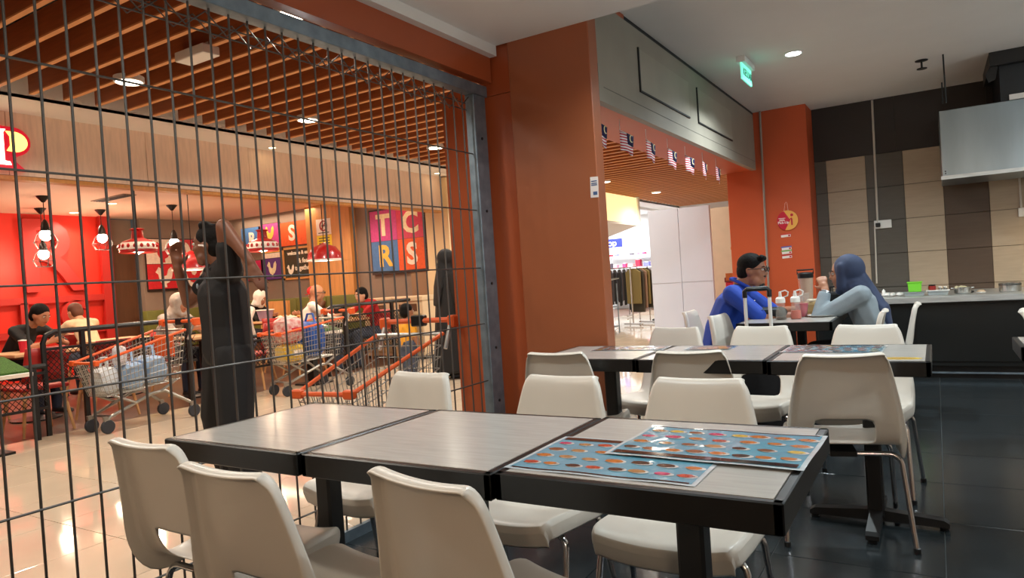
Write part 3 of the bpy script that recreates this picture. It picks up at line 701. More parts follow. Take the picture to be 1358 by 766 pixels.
struct(G().b2((-12, 9.8, 2.9), (-7.1, 20.7, 3.0)).build('ceiling_shop', m_shop))
lamp('shop_light', 'AREA', (-8.2, 17.5, 2.85), 420, (.93, .98, 1), 3.0, (0, 0, 0), 4.0)
m_blue = mat('sign_blue', (38, 48, 160), .4, emit=.5)
t = thing('blue_shop_sign', 'blue shop sign with white letters above the far clothes racks', 'sign', (-7.85, 18.2, 1.86)); G().b2((-.35, 0, 0), (.38, .06, .24)).build('board', m_blue, t); text('lettering', 'op', .26, frame((.1, -.004, .12), (1, 0, 0), (0, 0, 1)), m_glowish, t, .004)
G().tube([(-.2, .03, .24), (-.2, .03, 1.05)], .01, 6).build('hanger', m_white, t)
t = thing('shop_shelf', 'white shop shelf with small coloured goods against the far wall', 'shelf', (-7.6, 20.2, 0))
for z in (.35, .85, 1.25, 1.62): G().b2((-1.2, -.2, z), (1.6, .3, z + .03)).build('board', m_shop, t)
for x in (-1.2, .2, 1.58): G().b2((x, .25, 0), (x + .03, .3, 2.0)).build('upright', m_shop, t)
gc = [(206, 60, 110), (236, 176, 170), (190, 30, 60), (120, 120, 190), (240, 220, 220), (90, 80, 90), (236, 150, 170)]
k = 0
for z in (.88, 1.28, 1.65):
    for i in range(11):
        x = -1.1 + i * .24 + random.uniform(-.05, .05); k += 1
        wv2 = random.uniform(.10, .19); hv = random.uniform(.10, .26)
        if z == 1.65: wv2 = .09; hv = .07
        g = thing('shop_item', ['folded garment pile', 'small boxed item', 'handbag'][k % 3] + ' on the far white shop shelf, %s board, %s from the left' % ({.88: 'lower', 1.28: 'middle', 1.65: 'top'}[z], ['first', 'second', 'third', 'fourth', 'fifth', 'sixth', 'seventh', 'eighth', 'ninth', 'tenth', 'eleventh'][i]), 'shop item', (-7.6 + x, 20.15, z + .001), 0, 'goods on the far shop shelf')
        m_ = mat('goods%d' % (k % 7), gc[k % 7], .6)
        G().box((0, 0, hv * .45), (wv2, .2, hv * .9)).build('item_body', m_, g, bev=.012); G().box((0, 0, hv * .95), (wv2 * .6, .12, hv * .1)).build('item_top', m_shop, g)
# garment racks
def rack(loc, rz, label, n, c, ln=1.0, h=1.25):
    t = thing('garment_rack', label, 'clothes rack', loc, rz, 'clothes racks of the far shop')
    G().tube([(-ln / 2, 0, .06), (-ln / 2, 0, h), (ln / 2, 0, h), (ln / 2, 0, .06)], .015, 8).build('rail', m_chrome, t)
    for s_ in (-1, 1): G().box((s_ * ln / 2, 0, .04), (.04, .5, .03)).build('base_foot', m_chrome, t)
    for i in range(n):
        x = -ln / 2 + .08 + i * (ln - .16) / (n - 1)
        m_ = mat('garm%d' % (i % len(c)) + label[:9], c[i % len(c)], .8)
        hh = random.uniform(.75, .95)
        G().prism([(-.06, 0), (.06, 0), (.2, -.08), (.19, -hh), (-.19, -hh), (-.2, -.08)], .05, frame((x - .025, 0, h - .03), (0, 1, 0), (0, 0, 1))).build('garment', m_, t, bev=.008)
    return t
rack((-6.2, 14.6, 0), R(20), 'black clothes hanging on the far rack beside the shopper', 9, [(26, 24, 24), (34, 32, 32)])
rack((-5.45, 14.15, 0), R(70), 'patterned clothes on the far rack end right before the shopper', 5, [(120, 104, 60), (60, 54, 44), (140, 110, 90)], .55, 1.25)
rack((-7.2, 16.5, 0), R(10), 'dark clothes on the rack deep in the far shop', 8, [(40, 36, 40), (70, 60, 60)])
t = thing('display_stand', 'low steel display stand with tilted price boards behind the column edge', 'display stand', (-5.7, 12.2, 0))
for z in (.12, .5): G().b2((-.45, -.25, z), (.45, .25, z + .02)).build('shelf', m_galv, t)
for x in (-.44, .44):
    for y in (-.24, .24): G().tube([(x, y, 0), (x, y, .95)], .012, 6).build('post', m_galv, t)
G().box((.05, 0, .98), (.9, .5, .02), ry=R(-8)).build('tilted_top', mat('display_grey', (120, 124, 118), .4), t); G().box((.15, -.2, .80), (.75, .02, .22), ry=R(-14)).build('price_rail', m_black, t); G().box((.25, -.3, .62), (.32, .01, .24), ry=R(-8)).build('price_card', m_syel, t)
# ------------------------------------------------------------------ chicken restaurant across the corridor
m_fas = mat('pale_wood_fascia', (236, 212, 194), .5, var=.09, scale=7, stretch=(1, 5, .7))
m_wood = mat('honey_wood', (206, 146, 84), .45, var=.12, scale=5, stretch=(6, 6, .6))
m_rwall = mat('restaurant_grey_wall', (142, 122, 108), .7, var=.04)
m_rceil = mat('restaurant_ceiling', (232, 196, 172), .7)
m_red = mat('signal_red_wall', (214, 40, 22), .5, var=.06, scale=2)
m_redd = mat('dark_red_relief', (172, 32, 26), .5)
m_bench = mat('olive_upholstery', (104, 104, 42), .65, var=.06)
m_brown = mat('brown_door', (96, 62, 38), .5, var=.1, scale=4, stretch=(6, 6, .6))
fa = struct(G().b2((-7.14, -4, 2.38), (-7.06, 9.7, 2.975)).build('wall_fascia', m_brown))
ys = [-.7, .55, 1.8, 3.01, 4.30, 5.59, 6.86, 8.27, 9.69]
for a, b in zip(ys[:-1], ys[1:]): G().b2((-7.06, a + .003, 2.40), (-7.045, b - .003, 2.97)).build('panel', m_fas, fa)
G().b2((-7.16, -4, 2.36), (-7.04, 9.7, 2.395)).build('lower_trim', m_wood, fa)
struct(G().b2((-13.2, -4, 2.8), (-7.14, 9.8, 2.9)).build('ceiling_restaurant', m_rceil))
struct(G().b2((-7.62, -4, 2.62), (-7.14, 9.7, 2.66)).build('trim_5', m_cove))
struct(G().b2((-13.2, -4, 0), (-13.0, 7.1, 2.8)).build('wall_red', m_red))
struct(G().b2((-13.4, 7.1, 0), (-13.3, 7.7, 2.8)).build('wall_recess', m_rwall))
struct(G().b2((-13.2, 7.7, 0), (-13.0, 9.8, 2.8)).build('wall_left', m_rwall))
struct(G().b2((-13.2, 9.5, 0), (-7.1, 9.75, 2.8)).build('wall_restaurant_back', m_rwall))
struct(G().b2((-13.2, -4.1, 0), (-2.4, -4, 3.4)).build('wall_mall_near', m_rwall))
struct(G().b2((-7.5, 9.44, 0), (-6.95, 9.85, 2.95)).build('wall_end_post', mat('cream_post', (232, 208, 166), .5)))
struct(G().b2((-7.85, 9.46, 0), (-7.5, 9.5, 2.8)).build('trim_6', mat('brown_strip', (150, 118, 90), .5)))
dr = struct(G().b2((-13.3, 7.12, 0), (-13.2, 7.68, 2.3)).build('door_1', m_brown))
G().lathe([(.03, 0), (.03, .03), (.02, .05), (.0001, .055)], n=10).build('door_knob', m_black, dr, loc=(-13.2, 7.2, 1.05)).rotation_euler = (0, R(90), 0)
wc = struct(G().b2((-10.27, 9.36, 0), (-9.12, 9.5, 2.8)).build('column_wood', m_wood))
for z0, z1 in ((0, .9), (.904, 1.72), (1.724, 2.8)):
    for x0, x1 in ((-10.27, -9.7), (-9.697, -9.12)): G().b2((x0, 9.35, z0), (x1, 9.362, z1)).build('panel', m_wood, wc)

# relief letters on the red wall
t = thing('relief_lettering', 'big dark red relief frames and letters on the red wall', 'wall relief', (-12.94, 5, 0))
def xf(y, z): return frame((0, y - 5, z), (0, 1, 0), (0, 0, 1))
g = G()
for z in (1.28, .72): g.b2((-.01, -2.4, z), (.05, 2.08, z + .11))
for y in (3.55, 5.4, 6.85) : pass
g.build('cross_bars', m_redd, t); G().b2((-.01, 1.88, 0), (.06, 2.08, 2.8)).build('side_bar', m_redd, t); G().b2((-.01, .52, 0), (.05, .64, 1.3)).build('post_bar', m_redd, t)
text('letter', 'R', 1.75, xf(6.05, 2.02), m_redd, t, .05, bold=.02); text('letter', 'I', 1.75, xf(4.95, 2.02), m_redd, t, .05, bold=.02); text('letter', 'C', .62, xf(6.35, 1.03), m_redd, t, .05, bold=.03)

# lit letter sign on the fascia
m_sgl = mat('sign_white_glow', (255, 250, 226), .4, emit=2.6); m_sgy = mat('sign_yellow_glow', (255, 226, 120), .4, emit=1.5); m_sgr = mat('sign_red_glow', (206, 24, 48), .4, emit=.45)
t = thing('lit_letter_sign', 'lit white and yellow letter sign with red rim at the left frame edge', 'sign', (-7.03, 2.95, 2.63))
bo = [(-.26, -.19), (-.18, -.16), (-.16, .12), (-.26, .18), (-.05, .19)] + [(.06 + .14 * math.cos(a), .06 + .13 * math.sin(a)) for a in [R(85 - 16 * q) for q in range(11)]] + [(.06, -.09), (.08, -.13), (.16, -.20)]
G().prism(bo, .06, frame((0, .02, 0), (0, 1, 0), (0, 0, 1))).build('red_rim', m_sgr, t, bev=.006)
G().prism([(-.15, -.155), (.03, -.155), (.02, -.125), (-.02, -.12), (-.02, .13), (.0, .16), (-.14, .155), (-.11, .12), (-.11, -.12)], .008, frame((.06, .02, 0), (0, 1, 0), (0, 0, 1))).build('white_stem', m_sgl, t)
G().prism([(.0, .145)] + [(.06 + .11 * math.cos(a), .055 + .092 * math.sin(a)) for a in [R(88 - 17 * q) for q in range(11)]] + [(.0, -.03), (.03, .02), (.03, .1)], .008, frame((.06, .02, 0), (0, 1, 0), (0, 0, 1))).build('yellow_bowl', m_sgy, t)
for k, y in enumerate((5.8, 9.1, .9, 2.6)):
    t = thing('soffit_spotlight', 'small spotlight in the soffit washing the pale wood fascia, ' + ['above the standing man', 'beside the column wing', 'outside the left frame edge', 'above the lit letter sign'][k], 'ceiling light', (-6.86, y, 2.97), 0, 'soffit spotlights')
    G().lathe([(.05, .0), (.05, -.006), (.04, -.008), (.04, -.002)], n=16).build('trim_ring', m_white, t); G().lathe([(.04, -.003), (.0001, -.004)], n=16).build('lens', mat('spot_lens', (255, 226, 170), .5, emit=22.), t)
    lamp('soffit_lamp', 'SPOT', (-6.88, y, 2.94), 30 if k != 3 else 14, (1, .84, .6), .03, (0, R(-14), 0), None, R(62), .8)

# posters
def pmat(n, c): return mat('poster_' + n, c, .5, var=.10, scale=22)
P_red = pmat('red', (206, 30, 40)); P_wh = pmat('cream', (240, 222, 206)); P_mag = pmat('magenta', (196, 66, 138)); P_pink = pmat('pink', (206, 62, 96)); P_blue = pmat('blue', (72, 118, 176)); P_or = pmat('orange', (222, 88, 36)); P_pur = pmat('purple', (92, 52, 130)); P_ye = pmat('yellow', (240, 190, 80)); P_gr = pmat('board', (58, 56, 38)); P_cr = pmat('letter', (240, 226, 190))
HEN = [(-.30, .30), (-.22, .42), (-.13, .34), (-.10, .12), (0, .02), (.12, .06), (.20, .30), (.34, .42), (.40, .22), (.34, -.05), (.22, -.24), (.08, -.30), (.10, -.46), (-.02, -.46), (-.02, -.31), (-.14, -.26), (-.22, -.12), (-.26, .1), (-.38, .2)]
def hen(par, o, s, m, xd=(1, 0, 0), fl=1): return G().prism([(p[0] * s * fl, p[1] * s) for p in HEN][::fl], .006, frame(o, xd, (0, 0, 1))).build('hen_motif', m, par)
m_frame = mat('poster_frame', (40, 26, 24), .4)
t = thing('wall_poster', 'square red and cream poster of four hens on the grey wall', 'poster', (-12.985, 8.42, 1.92))
G().b2((-.01, -.67, -.53), (.03, .67, .50)).build('backing', m_frame, t)
for (y, z, m, m2) in ((-.33, .235, P_wh, P_red), (.33, .235, P_red, P_wh), (-.33, -.255, P_red, P_wh), (.33, -.255, P_wh, P_red)):
    q = G().b2((.03, y - .33, z - .235), (.036, y + .33, z + .245)).build('quarter', m, t); hen(q, (.036, y, z), .46, m2, (0, 1, 0), 1 if y < 0 else -1)
t = thing('wall_poster', 'large framed four-colour T C R S letter poster above the waste cabinets', 'poster', (-8.07, 9.44, 2.0))
G().b2((-.66, 0, -.60), (.64, .06, .57)).build('backing', m_frame, t)
for (x, z, m, s_, mm) in ((-.32, .27, P_mag, 'T', P_cr), (.30, .27, P_pink, 'C', P_cr), (-.32, -.28, P_blue, 'R', P_ye), (.30, -.28, P_or, 'S', P_wh)):
    q = G().b2((x - .308, -.008, z - .272), (x + .308, 0, z + .272)).build('quarter', m, t); text('letter', s_, .52, frame((x, -.009, z - .01), (1, 0, 0), (0, 0, 1)), mm, q, .003, bold=.018)
t = thing('wall_poster', 'orange poster with a white S over the chalkboard', 'poster', (-10.72, 9.45, 2.345)); G().b2((-.42, 0, -.235), (.42, .05, .235)).build('backing', m_frame, t); q = G().b2((-.39, -.008, -.23), (.38, 0, .23)).build('sheet', P_or, t); text('letter', 'S', .42, frame((-.06, -.009, 0), (1, 0, 0), (0, 0, 1)), P_wh, q, .003, bold=.012)
t = thing('wall_poster', 'tall poster with a magenta hen square above a purple hen square', 'poster', (-11.43, 9.45, 2.05)); G().b2((-.27, 0, -.58), (.27, .05, .56)).build('backing', m_frame, t)
for z, m, mm, hh in ((.35, P_mag, P_ye, .2), (.06, P_ye, P_red, .09), (-.09, P_wh, P_ye, .05), (-.36, P_pur, P_cr, .21)):
    q = G().b2((-.265, -.008, z - hh), (.265, 0, z + hh)).build('square', m, t)
    if hh > .15: hen(q, (0, -.008, z), .36, mm)
t = thing('wall_poster', 'blue poster with a patterned letter left of the magenta hen', 'poster', (-12.03, 9.45, 2.33)); G().b2((-.28, 0, -.25), (.28, .05, .25)).build('backing', m_frame, t); q = G().b2((-.27, -.008, -.245), (.27, 0, .245)).build('sheet', P_blue, t); text('letter', 'R', .36, frame((.06, -.009, 0), (1, 0, 0), (0, 0, 1)), P_wh, q, .003, bold=.012)
t = thing('wall_poster', 'crimson poster square low beside the purple hen square', 'poster', (-12.0, 9.45, 1.70)); G().b2((-.25, 0, -.22), (.25, .05, .2)).build('backing', m_frame, t); G().b2((-.24, -.008, -.21), (.24, 0, .19)).build('sheet', pmat('crimson', (200, 30, 90)), t)
t = thing('chalkboard', 'wood framed dark chalkboard with white writing and a hen', 'board', (-10.68, 9.45, 1.77)); g = G()
for a, b in (((-.43, 0, -.33), (.40, .05, -.29)), ((-.43, 0, .27), (.40, .05, .31)), ((-.43, 0, -.33), (-.38, .05, .31)), ((.35, 0, -.33), (.40, .05, .31))): g.b2(a, b)
G().b2((-.42, .01, -.32), (.39, .05, .30)).build('slate', P_gr, t); g.build('frame', m_wood, t)
m_chalk = mat('chalk', (244, 238, 222), .7)
for s_, x, z, sz in (('welcome & eat', .02, .19, .10), ('& feel', .16, .03, .13), ('together', .14, -.11, .13)): text('lettering', s_, sz, frame((x, .008, z), (1, 0, 0), (0, 0, 1)), m_chalk, t, .002, bold=.004)
hen(t, (-.22, .008, -.14), .26, m_chalk)
t = thing('no_smoking_sign', 'white and yellow no smoking notice on the wood column', 'sign', (-9.79, 9.349, 2.25)); G().b2((-.19, -.006, -.02), (.19, 0, .28)).build('white_part', m_swht, t); G().b2((-.19, -.006, -.26), (.19, 0, -.03)).build('yellow_part', mat('notice_yellow', (244, 216, 40), .5), t)
g = G(); g.tube([(p[0], -.009, .15 + p[1]) for p in circ(.09, 20)], .012, 6, closed=True); g.tube([(-.06, -.009, .09), (.06, -.009, .21)], .01, 6); g.build('ring', m_redd, t); G().box((0, -.008, .15), (.1, .004, .018)).build('cigarette', m_black, t)
g = G(); [g.box((0, -.008, z), (.28, .003, .016)) for z in (.02, -.08, -.13, -.18)]; tag(g.build('small_print', m_dark, t), kind='stuff')
t = thing('small_red_sign', 'small red square sign under the no smoking notice', 'sign', (-9.79, 9.349, 1.86)); G().box((0, -.003, 0), (.2, .006, .2)).build('plate', m_sred, t); G().box((0, -.008, .02), (.1, .004, .07)).build('symbol', m_swht, t); G().box((0, -.008, -.06), (.13, .004, .02)).build('print', m_swht, t)

# pendants
m_bulb = mat('bulb_glow', (255, 238, 210), .4, emit=16.)
def cage_lamp(x, y, z, lab):
    t = thing('pendant_lamp', lab, 'lamp', (x, y, z), 0, 'caged bulb pendants')
    h = 2.8 - z
    G().lathe([(.02, h - .09), (.085, h - .01), (.085, h)], n=14).build('canopy', m_black, t); G().tube([(0, 0, .16), (0, 0, h - .06)], .006, 5).build('cord', m_black, t); G().lathe([(.02, .22), (.05, .16), (.06, .08), (.05, .06)], n=14).build('socket', m_black, t, smooth=True)
    G().ell((0, 0, .0), (.08, .08, .085), 2).build('bulb', m_bulb, t, smooth=True)
    g = G()
    for k in range(8):
        a = k * PI / 4; c_, s_ = math.cos(a), math.sin(a)
        g.tube([(.05 * c_, .05 * s_, .08), (.12 * c_, .12 * s_, 0), (.16 * c_, .16 * s_, -.1), (.11 * c_, .11 * s_, -.2)], .004, 4)
    for r_, z_ in ((.16, -.1), (.11, -.2)): g.tube([(p[0], p[1], z_) for p in circ(r_, 16)], .004, 4, closed=True)
    tag(g.build('wire_cage', m_black, t), kind='stuff')
    lamp('pendant_light', 'POINT', (x, y, z - .13), 22, (1, .74, .5), .09)
cage_lamp(-10.88, 5.05, 2.24, 'nearest caged bulb pendant at left before the red wall')
cage_lamp(-12.2, 5.61, 2.06, 'lower caged bulb pendant right behind the nearest one')
cage_lamp(-12.03, 6.46, 2.32, 'caged bulb pendant at the right edge of the red wall')
cage_lamp(-11.02, 7.11, 2.16, 'caged bulb pendant before the poster of four hens')
m_shr = mat('shade_red', (176, 20, 24), .3, coat=.5); m_shw = mat('shade_white', (240, 232, 226), .4)
def shade_lamp(x, y, z, lab, kind):
    t = thing('shade_lamp', lab, 'lamp', (x, y, z)); h = 2.8 - z
    G().tube([(0, 0, .1), (0, 0, h)], .006, 5).build('cord', m_black, t)
    if kind:
        G().lathe([(.21, -.04), (.205, .02), (.17, .09), (.07, .13), (.06, .22), (.085, .24), (.06, .25)], n=24).build('lamp_shade', m_shr, t, smooth=True); G().lathe([(.215, -.01), (.212, .03), (.185, .075)], n=24).build('white_band', m_shw, t); 
        g = G()
        for k in range(18):
            a = k * PI / 9; g.ell((.208 * math.cos(a), .208 * math.sin(a), .03), (.022, .022, .03), 1)
        tag(g.build('red_scallops', m_shr, t), kind='stuff'); G().lathe([(.20, -.05), (.212, -.04), (.2, -.035)], n=24).build('lower_rim', m_shr, t)
    else:
        G().lathe([(.24, -.07), (.225, .02), (.16, .11), (.05, .15), (.02, .17)], n=24).build('lamp_shade', m_shr, t, smooth=True); G().lathe([(.245, -.085), (.248, -.065), (.22, -.06)], n=24).build('white_rim', m_shw, t, smooth=True)
    G().ell((0, 0, -.02), .05, 1).build('bulb', mat('shade_bulb', (255, 230, 190), .4, emit=5.), t, smooth=True)
    lamp('shade_light', 'POINT', (x, y, z - .1), 10, (1, .76, .5), .06)
shade_lamp(-8.32, 4.89, 1.84, 'red pendant shade with a white scalloped band left of the standing man', 1)
shade_lamp(-7.85, 6.36, 1.82, 'red pendant shade with a white scalloped band right of the standing man', 1)
shade_lamp(-6.9 - .4, 6.95, 1.68, 'plain glossy red dome pendant before the wood column', 0)
shade_lamp(-8.22, 5.53, 1.64, 'plain red dome pendant half behind the standing man head', 0)
for k, (x, y) in enumerate(((-11.2, 6.2), (-9.6, 7.3), (-8.6, 8.3), (-8.3, 5.2), (-9.5, 3.6), (-8.0, 3.0), (-11.0, 4.0), (-12.55, 4.6), (-12.55, 6.3))):  # last pair is added to put a warm glow on the red wall
    t = thing('restaurant_downlight', 'small warm downlight in the restaurant ceiling, ' + ['over the pendants', 'over the bench corner', 'by the wood column', 'above the scalloped shade', 'over the left tables', 'nearest the corridor at left', 'before the red wall', 'grazing the red wall, left one', 'grazing the red wall, right one'][k], 'ceiling light', (x, y, 2.8), 0, 'restaurant downlights')
    G().lathe([(.08, 0), (.08, -.006), (.07, -.008), (.07, -.002)], n=16).build('trim_ring', m_white, t); G().lathe([(.07, -.003), (.0001, -.004)], n=16).build('lens', mat('rest_lens', (255, 220, 170), .5, emit=12.), t)
    lamp('restaurant_lamp', 'SPOT', (x, y, 2.77), 70, (1, .80, .60), .06, (0, 0, 0), None, R(150), .5)
t = thing('air_vent', 'long dark air vent in the restaurant ceiling by the nearest pendant', 'vent', (-10.6, 5.9, 2.8)); G().box((0, 0, -.005), (.9, .2, .01)).build('vent_frame', m_rwall, t)
for k in range(4): G().box((0, -.06 + k * .04, -.012), (.86, .02, .006)).build('slat', m_dark, t)

# bench, partition, bins, tables
t = thing('olive_bench', 'long olive upholstered bench along the restaurant back wall', 'bench', (-10.2, 9.1, 0))
for k in range(1, 5): G().b2((-2.6 + k * .8, .0, .45), (-1.81 + k * .8, .22, 1.08)).build('back_cushion', m_bench, t, bev=.03, seg=2, smooth=True); G().b2((-2.6 + k * .8, -.5, .3), (-1.81 + k * .8, .0, .48)).build('seat_cushion', m_bench, t, bev=.03, seg=2, smooth=True)
G().b2((-1.8, -.45, 0), (1.4, .24, .3)).build('base', m_brown, t)
t = thing('olive_bench', 'olive upholstered bench under the poster of four hens', 'bench', (-12.7, 8.3, 0))
for k in range(2): G().b2((-.25, -.75 + k * .7, .45), (-.02, -.06 + k * .7, 1.02)).build('back_cushion', m_bench, t, bev=.03, seg=2, smooth=True); G().b2((-.02, -.75 + k * .7, .3), (.45, -.06 + k * .7, .48)).build('seat_cushion', m_bench, t, bev=.03, seg=2, smooth=True)
G().b2((-.25, -.75, 0), (.4, .65, .3)).build('base', m_brown, t)
t = thing('wood_divider', 'honey wood divider panel in front of the olive bench', 'divider', (-10.2, 8.4, 0)); G().b2((-.38, 0, .1), (-.002, .05, 1.05)).build('panel', m_wood, t); G().b2((.002, 0, .1), (.38, .05, 1.05)).build('panel', m_wood, t); G().b2((-.38, -.01, 0), (.38, .06, .1)).build('base', m_brown, t)
m_bin = mat('bin_cream', (214, 190, 156), .5); m_mesh2 = mat('bin_mesh', (170, 146, 110), .6, var=.3, scale=120)
for k, (x, lab) in enumerate(((-7.85, 'left cream waste cabinet with mesh front below the T C R S poster'), (-7.2, 'right cream waste cabinet with mesh front beside the woman in black'))):
    t = thing('waste_cabinet', lab, 'bin', (x, 8.75, 0), 0, 'waste cabinets'); G().b2((-.3, -.2, .05), (.3, .25, .92)).build('body', m_bin, t, bev=.01); G().b2((-.31, -.22, .92), (.31, .26, 1.0)).build('top', m_bin, t, bev=.01); G().b2((-.26, -.212, .1), (.26, -.2, .72)).build('mesh_front', m_mesh2, t); G().b2((-.18, -.212, .76), (.18, -.2, .88)).build('flap', m_brown, t); G().b2((-.28, -.18, 0), (.28, .23, .05)).build('plinth', m_black, t)
m_rtop = mat('pale_table_wood', (222, 176, 130), .3, var=.06); m_redseat = mat('red_seat', (170, 34, 28), .45); m_lw = mat('light_wood_leg', (206, 156, 104), .45)
def rtable(x, y, lab, wx=.7, wy=.7, rz=0):
    t = thing('restaurant_table', lab, 'table', (x, y, 0), rz, 'restaurant tables'); G().b2((-wx / 2, -wy / 2, .70), (wx / 2, wy / 2, .735)).build('tabletop', m_rtop, t, bev=.006); G().tube([(0, 0, .03), (0, 0, .70)], .035, 8).build('column', m_black, t); G().lathe([(.24, 0), (.24, .015), (.05, .035)]).build('base', m_black, t); G().b2((-wx / 2 + .04, -wy / 2 + .04, .68), (wx / 2 - .04, wy / 2 - .04, .70)).build('underside', m_brown, t)
rtable(-8.35, 3.65, 'pale wood table in front of the man in black leaning forward', .75, .65)
rtable(-9.1, 5.0, 'pale wood table before the person in cream', .7, .7); rtable(-7.73, 5.25, 'pale wood table beside the grey headscarf', .6, .6); rtable(-9.2, 7.9, 'long pale wood table with bags before the wood divider', 1.5, .6); rtable(-7.75, 7.55, 'round-cornered pale table of the bald man', .7, .7)
rc0 = None
def rchair(x, y, a, lab):
    global rc0
    if rc0 is None:
        t = thing('red_chair', lab, 'chair', (x, y, 0), R(a), 'red restaurant chairs'); rc0 = t
        G().b2((-.21, -.21, .42), (.21, .21, .46)).build('seat', m_redseat, t, bev=.015, seg=2); G().grid(lambda u, v: V(((u - .5) * (.40 - .06 * v), .20 + .05 * v - .05 * (1 - (2 * u - 1) ** 2) * -.6, .50 + .32 * v)), 6, 4).build('backrest', m_redseat, t, smooth=True, sol=.02, norm=False)
        for sx in (-1, 1):
            for sy in (-1, 1): G().tube([(sx * .16, sy * .16, .42), (sx * .22, sy * .22, 0)], [.02, .013], 8).build('leg', m_lw, t)
        G().tube([(-.15, .2, .44), (-.15, .22, .55)], .012, 6).build('back_support', m_black, t); G().tube([(.15, .2, .44), (.15, .22, .55)], .012, 6).build('back_support', m_black, t)
    else: dup(rc0, (x, y, 0), R(a), lab)
for x, y, a, lab in ((-7.42, 3.25, -90, 'red chair nearest the low rail, its wooden legs showing under the mesh'), (-7.5, 3.95, -95, 'red chair behind the trolley with bags'), (-8.9, 3.3, 95, 'red chair of the man in black'), (-9.45, 4.8, 90, 'red chair of the person in cream'), (-8.3, 5.25, 85, 'red chair under the grey headscarf'), (-7.55, 2.62, -80, 'red chair at the left frame edge behind the green board'), (-7.8, 6.9, 170, 'red chair of the bald man by the mesh rail'), (-7.45, 8.1, 20, 'red chair of the boy in red'), (-7.45, 5.75, -60, 'red chair behind the standing man'), (-9.1, 8.5, 0, 'red chair at the long table by the divider'), (-8.55, 7.2, 190, 'red chair on the near side of the long table')): rchair(x, y, a, lab)
# things on the restaurant tables
m_bag = mat('paper_bag', (232, 214, 186), .7); m_purple = mat('tub_lilac', (150, 130, 160), .5)
t = thing('takeaway_tub', 'lilac tub on the long table behind the standing man', 'tub', (-9.75, 7.85, .736)); G().lathe([(.10, 0), (.14, .18), (.15, .18), (.14, .19), (.0001, .17)], n=16).build('tub_body', m_purple, t); G().lathe([(.152, .175), (.155, .185), (.15, .192)], n=16).build('rim', m_white, t)
for k, (x, y, lab) in enumerate(((-9.35, 7.9, 'crumpled food wrap on the long table, left heap'), (-8.95, 7.85, 'crumpled food wrap on the long table, right heap'), (-7.6, 7.5, 'heap of food wrap before the bald man'), (-8.0, 7.65, 'heap of food wrap before the boy in red'))):
    t = thing('food_wrap', lab, 'wrapper', (x, y, .736), 0, 'food wraps'); g = G()
    for q in range(6): g.ell((random.uniform(-.1, .1), random.uniform(-.08, .08), .03), (.07, .05, .03 + random.uniform(0, .03)), 1)
    g.build('paper', m_bag, t); G().ell((.02, 0, .06), (.05, .04, .02), 1).build('food', m_wood, t)
t = thing('red_cup', 'red and white paper cup on the table before the man in black', 'cup', (-8.3, 3.55, .736)); G().lathe([(.032, 0), (.04, .12), (.042, .12)], n=14).build('cup_body', m_sred, t); G().lathe([(.043, .12), (.043, .13), (.0001, .135)], n=14).build('lid', m_white, t)

# rails with mesh panels, artificial grass boards
def rail(x, y0, y1, h, lab, zm0=.25, zm1=.7, curve=True, posts=2):
    t = thing('metal_rail', lab, 'railing', (x, y0, 0), 0, 'black mesh rails before the restaurant'); L_ = y1 - y0
    pts = [(0, 0, 0), (0, 0, h - .10), (0, .03, h - .03), (0, .10, h), (0, L_, h)] if curve else [(0, 0, h), (0, L_, h)]
    G().tube(pts, .025, 8).build('top_rail', m_black, t, smooth=True)
    for k in range(posts): yy = .35 + (L_ - .45) * k / max(1, posts - 1); G().b2((-.02, yy - .02, 0), (.02, yy + .02, h)).build('post', m_black, t)
    for z in (zm0, zm1): G().b2((-.012, 0, z - .012), (.012, L_, z + .012)).build('cross_rail', m_black, t)
    g = G(); n = int(L_ / .05); 
    for k in range(-8, n):
        for s_ in (-1, 1):
            dz = zm1 - zm0; ya = k * .05; yb = ya + dz * .9
            a, b = (ya, yb)
            t0_ = max(0, (0 - a) / (b - a)); t1_ = min(1, (L_ - a) / (b - a))
            if t1_ <= t0_: continue
            za, zb = (zm0 + dz * t0_, zm0 + dz * t1_) if s_ > 0 else (zm1 - dz * t0_, zm1 - dz * t1_)
            g.tube([(0, a + (b - a) * t0_, za), (0, a + (b - a) * t1_, zb)], .004, 3, cap=False)
    tag(g.build('wire_mesh', m_black, t), kind='stuff')
rail(-7.1, 3.2, 4.75, .96, 'tall black rail with mesh behind the trolley full of bags', .50, .80)
rail(-6.98, 2.2, 3.15, .66, 'low black rail with mesh under the left green board', .28, .60, False)
rail(-7.15, 6.75, 9.2, .95, 'tall black rail with mesh before the bald man and the waste cabinets', .28, .80, True, 3)
rail(-7.15, 5.05, 6.5, .68, 'low black rail behind the standing man', .3, .62, False)
m_grass = mat('artificial_grass', (62, 104, 34), .9, var=.5, scale=90, bump=1., bscale=160); m_bw = mat('board_white', (240, 234, 226), .5)
def grass_board(x, y, z, lab, txt):
    t = thing('green_board', lab, 'sign', (x, y, 0), 0, 'green boards on posts')
    G().box((0, 0, z), (.5, .62, .03), ry=R(14)).build('white_tray', m_bw, t); gg = G().box((.004, 0, z + .022), (.46, .58, .02), ry=R(14)).build('grass_mat', m_grass, t)
    if txt: text('lettering', txt, .20, frame((.03, .0, z + .03), (.14, 1, .0), (-.97, .0, .24)), m_bw, t, .012, bold=.012)
    G().b2((-.04, -.04, .02), (.04, .04, z - .02)).build('post', m_black, t); G().b2((-.17, -.17, 0), (.17, .17, .02)).build('base', m_black, t)
grass_board(-6.72, 2.52, .70, 'green artificial grass board on a post at the left frame edge', None)
grass_board(-6.85, 6.2, .70, 'green artificial grass board with white lettering right of the standing man', 'Mari')

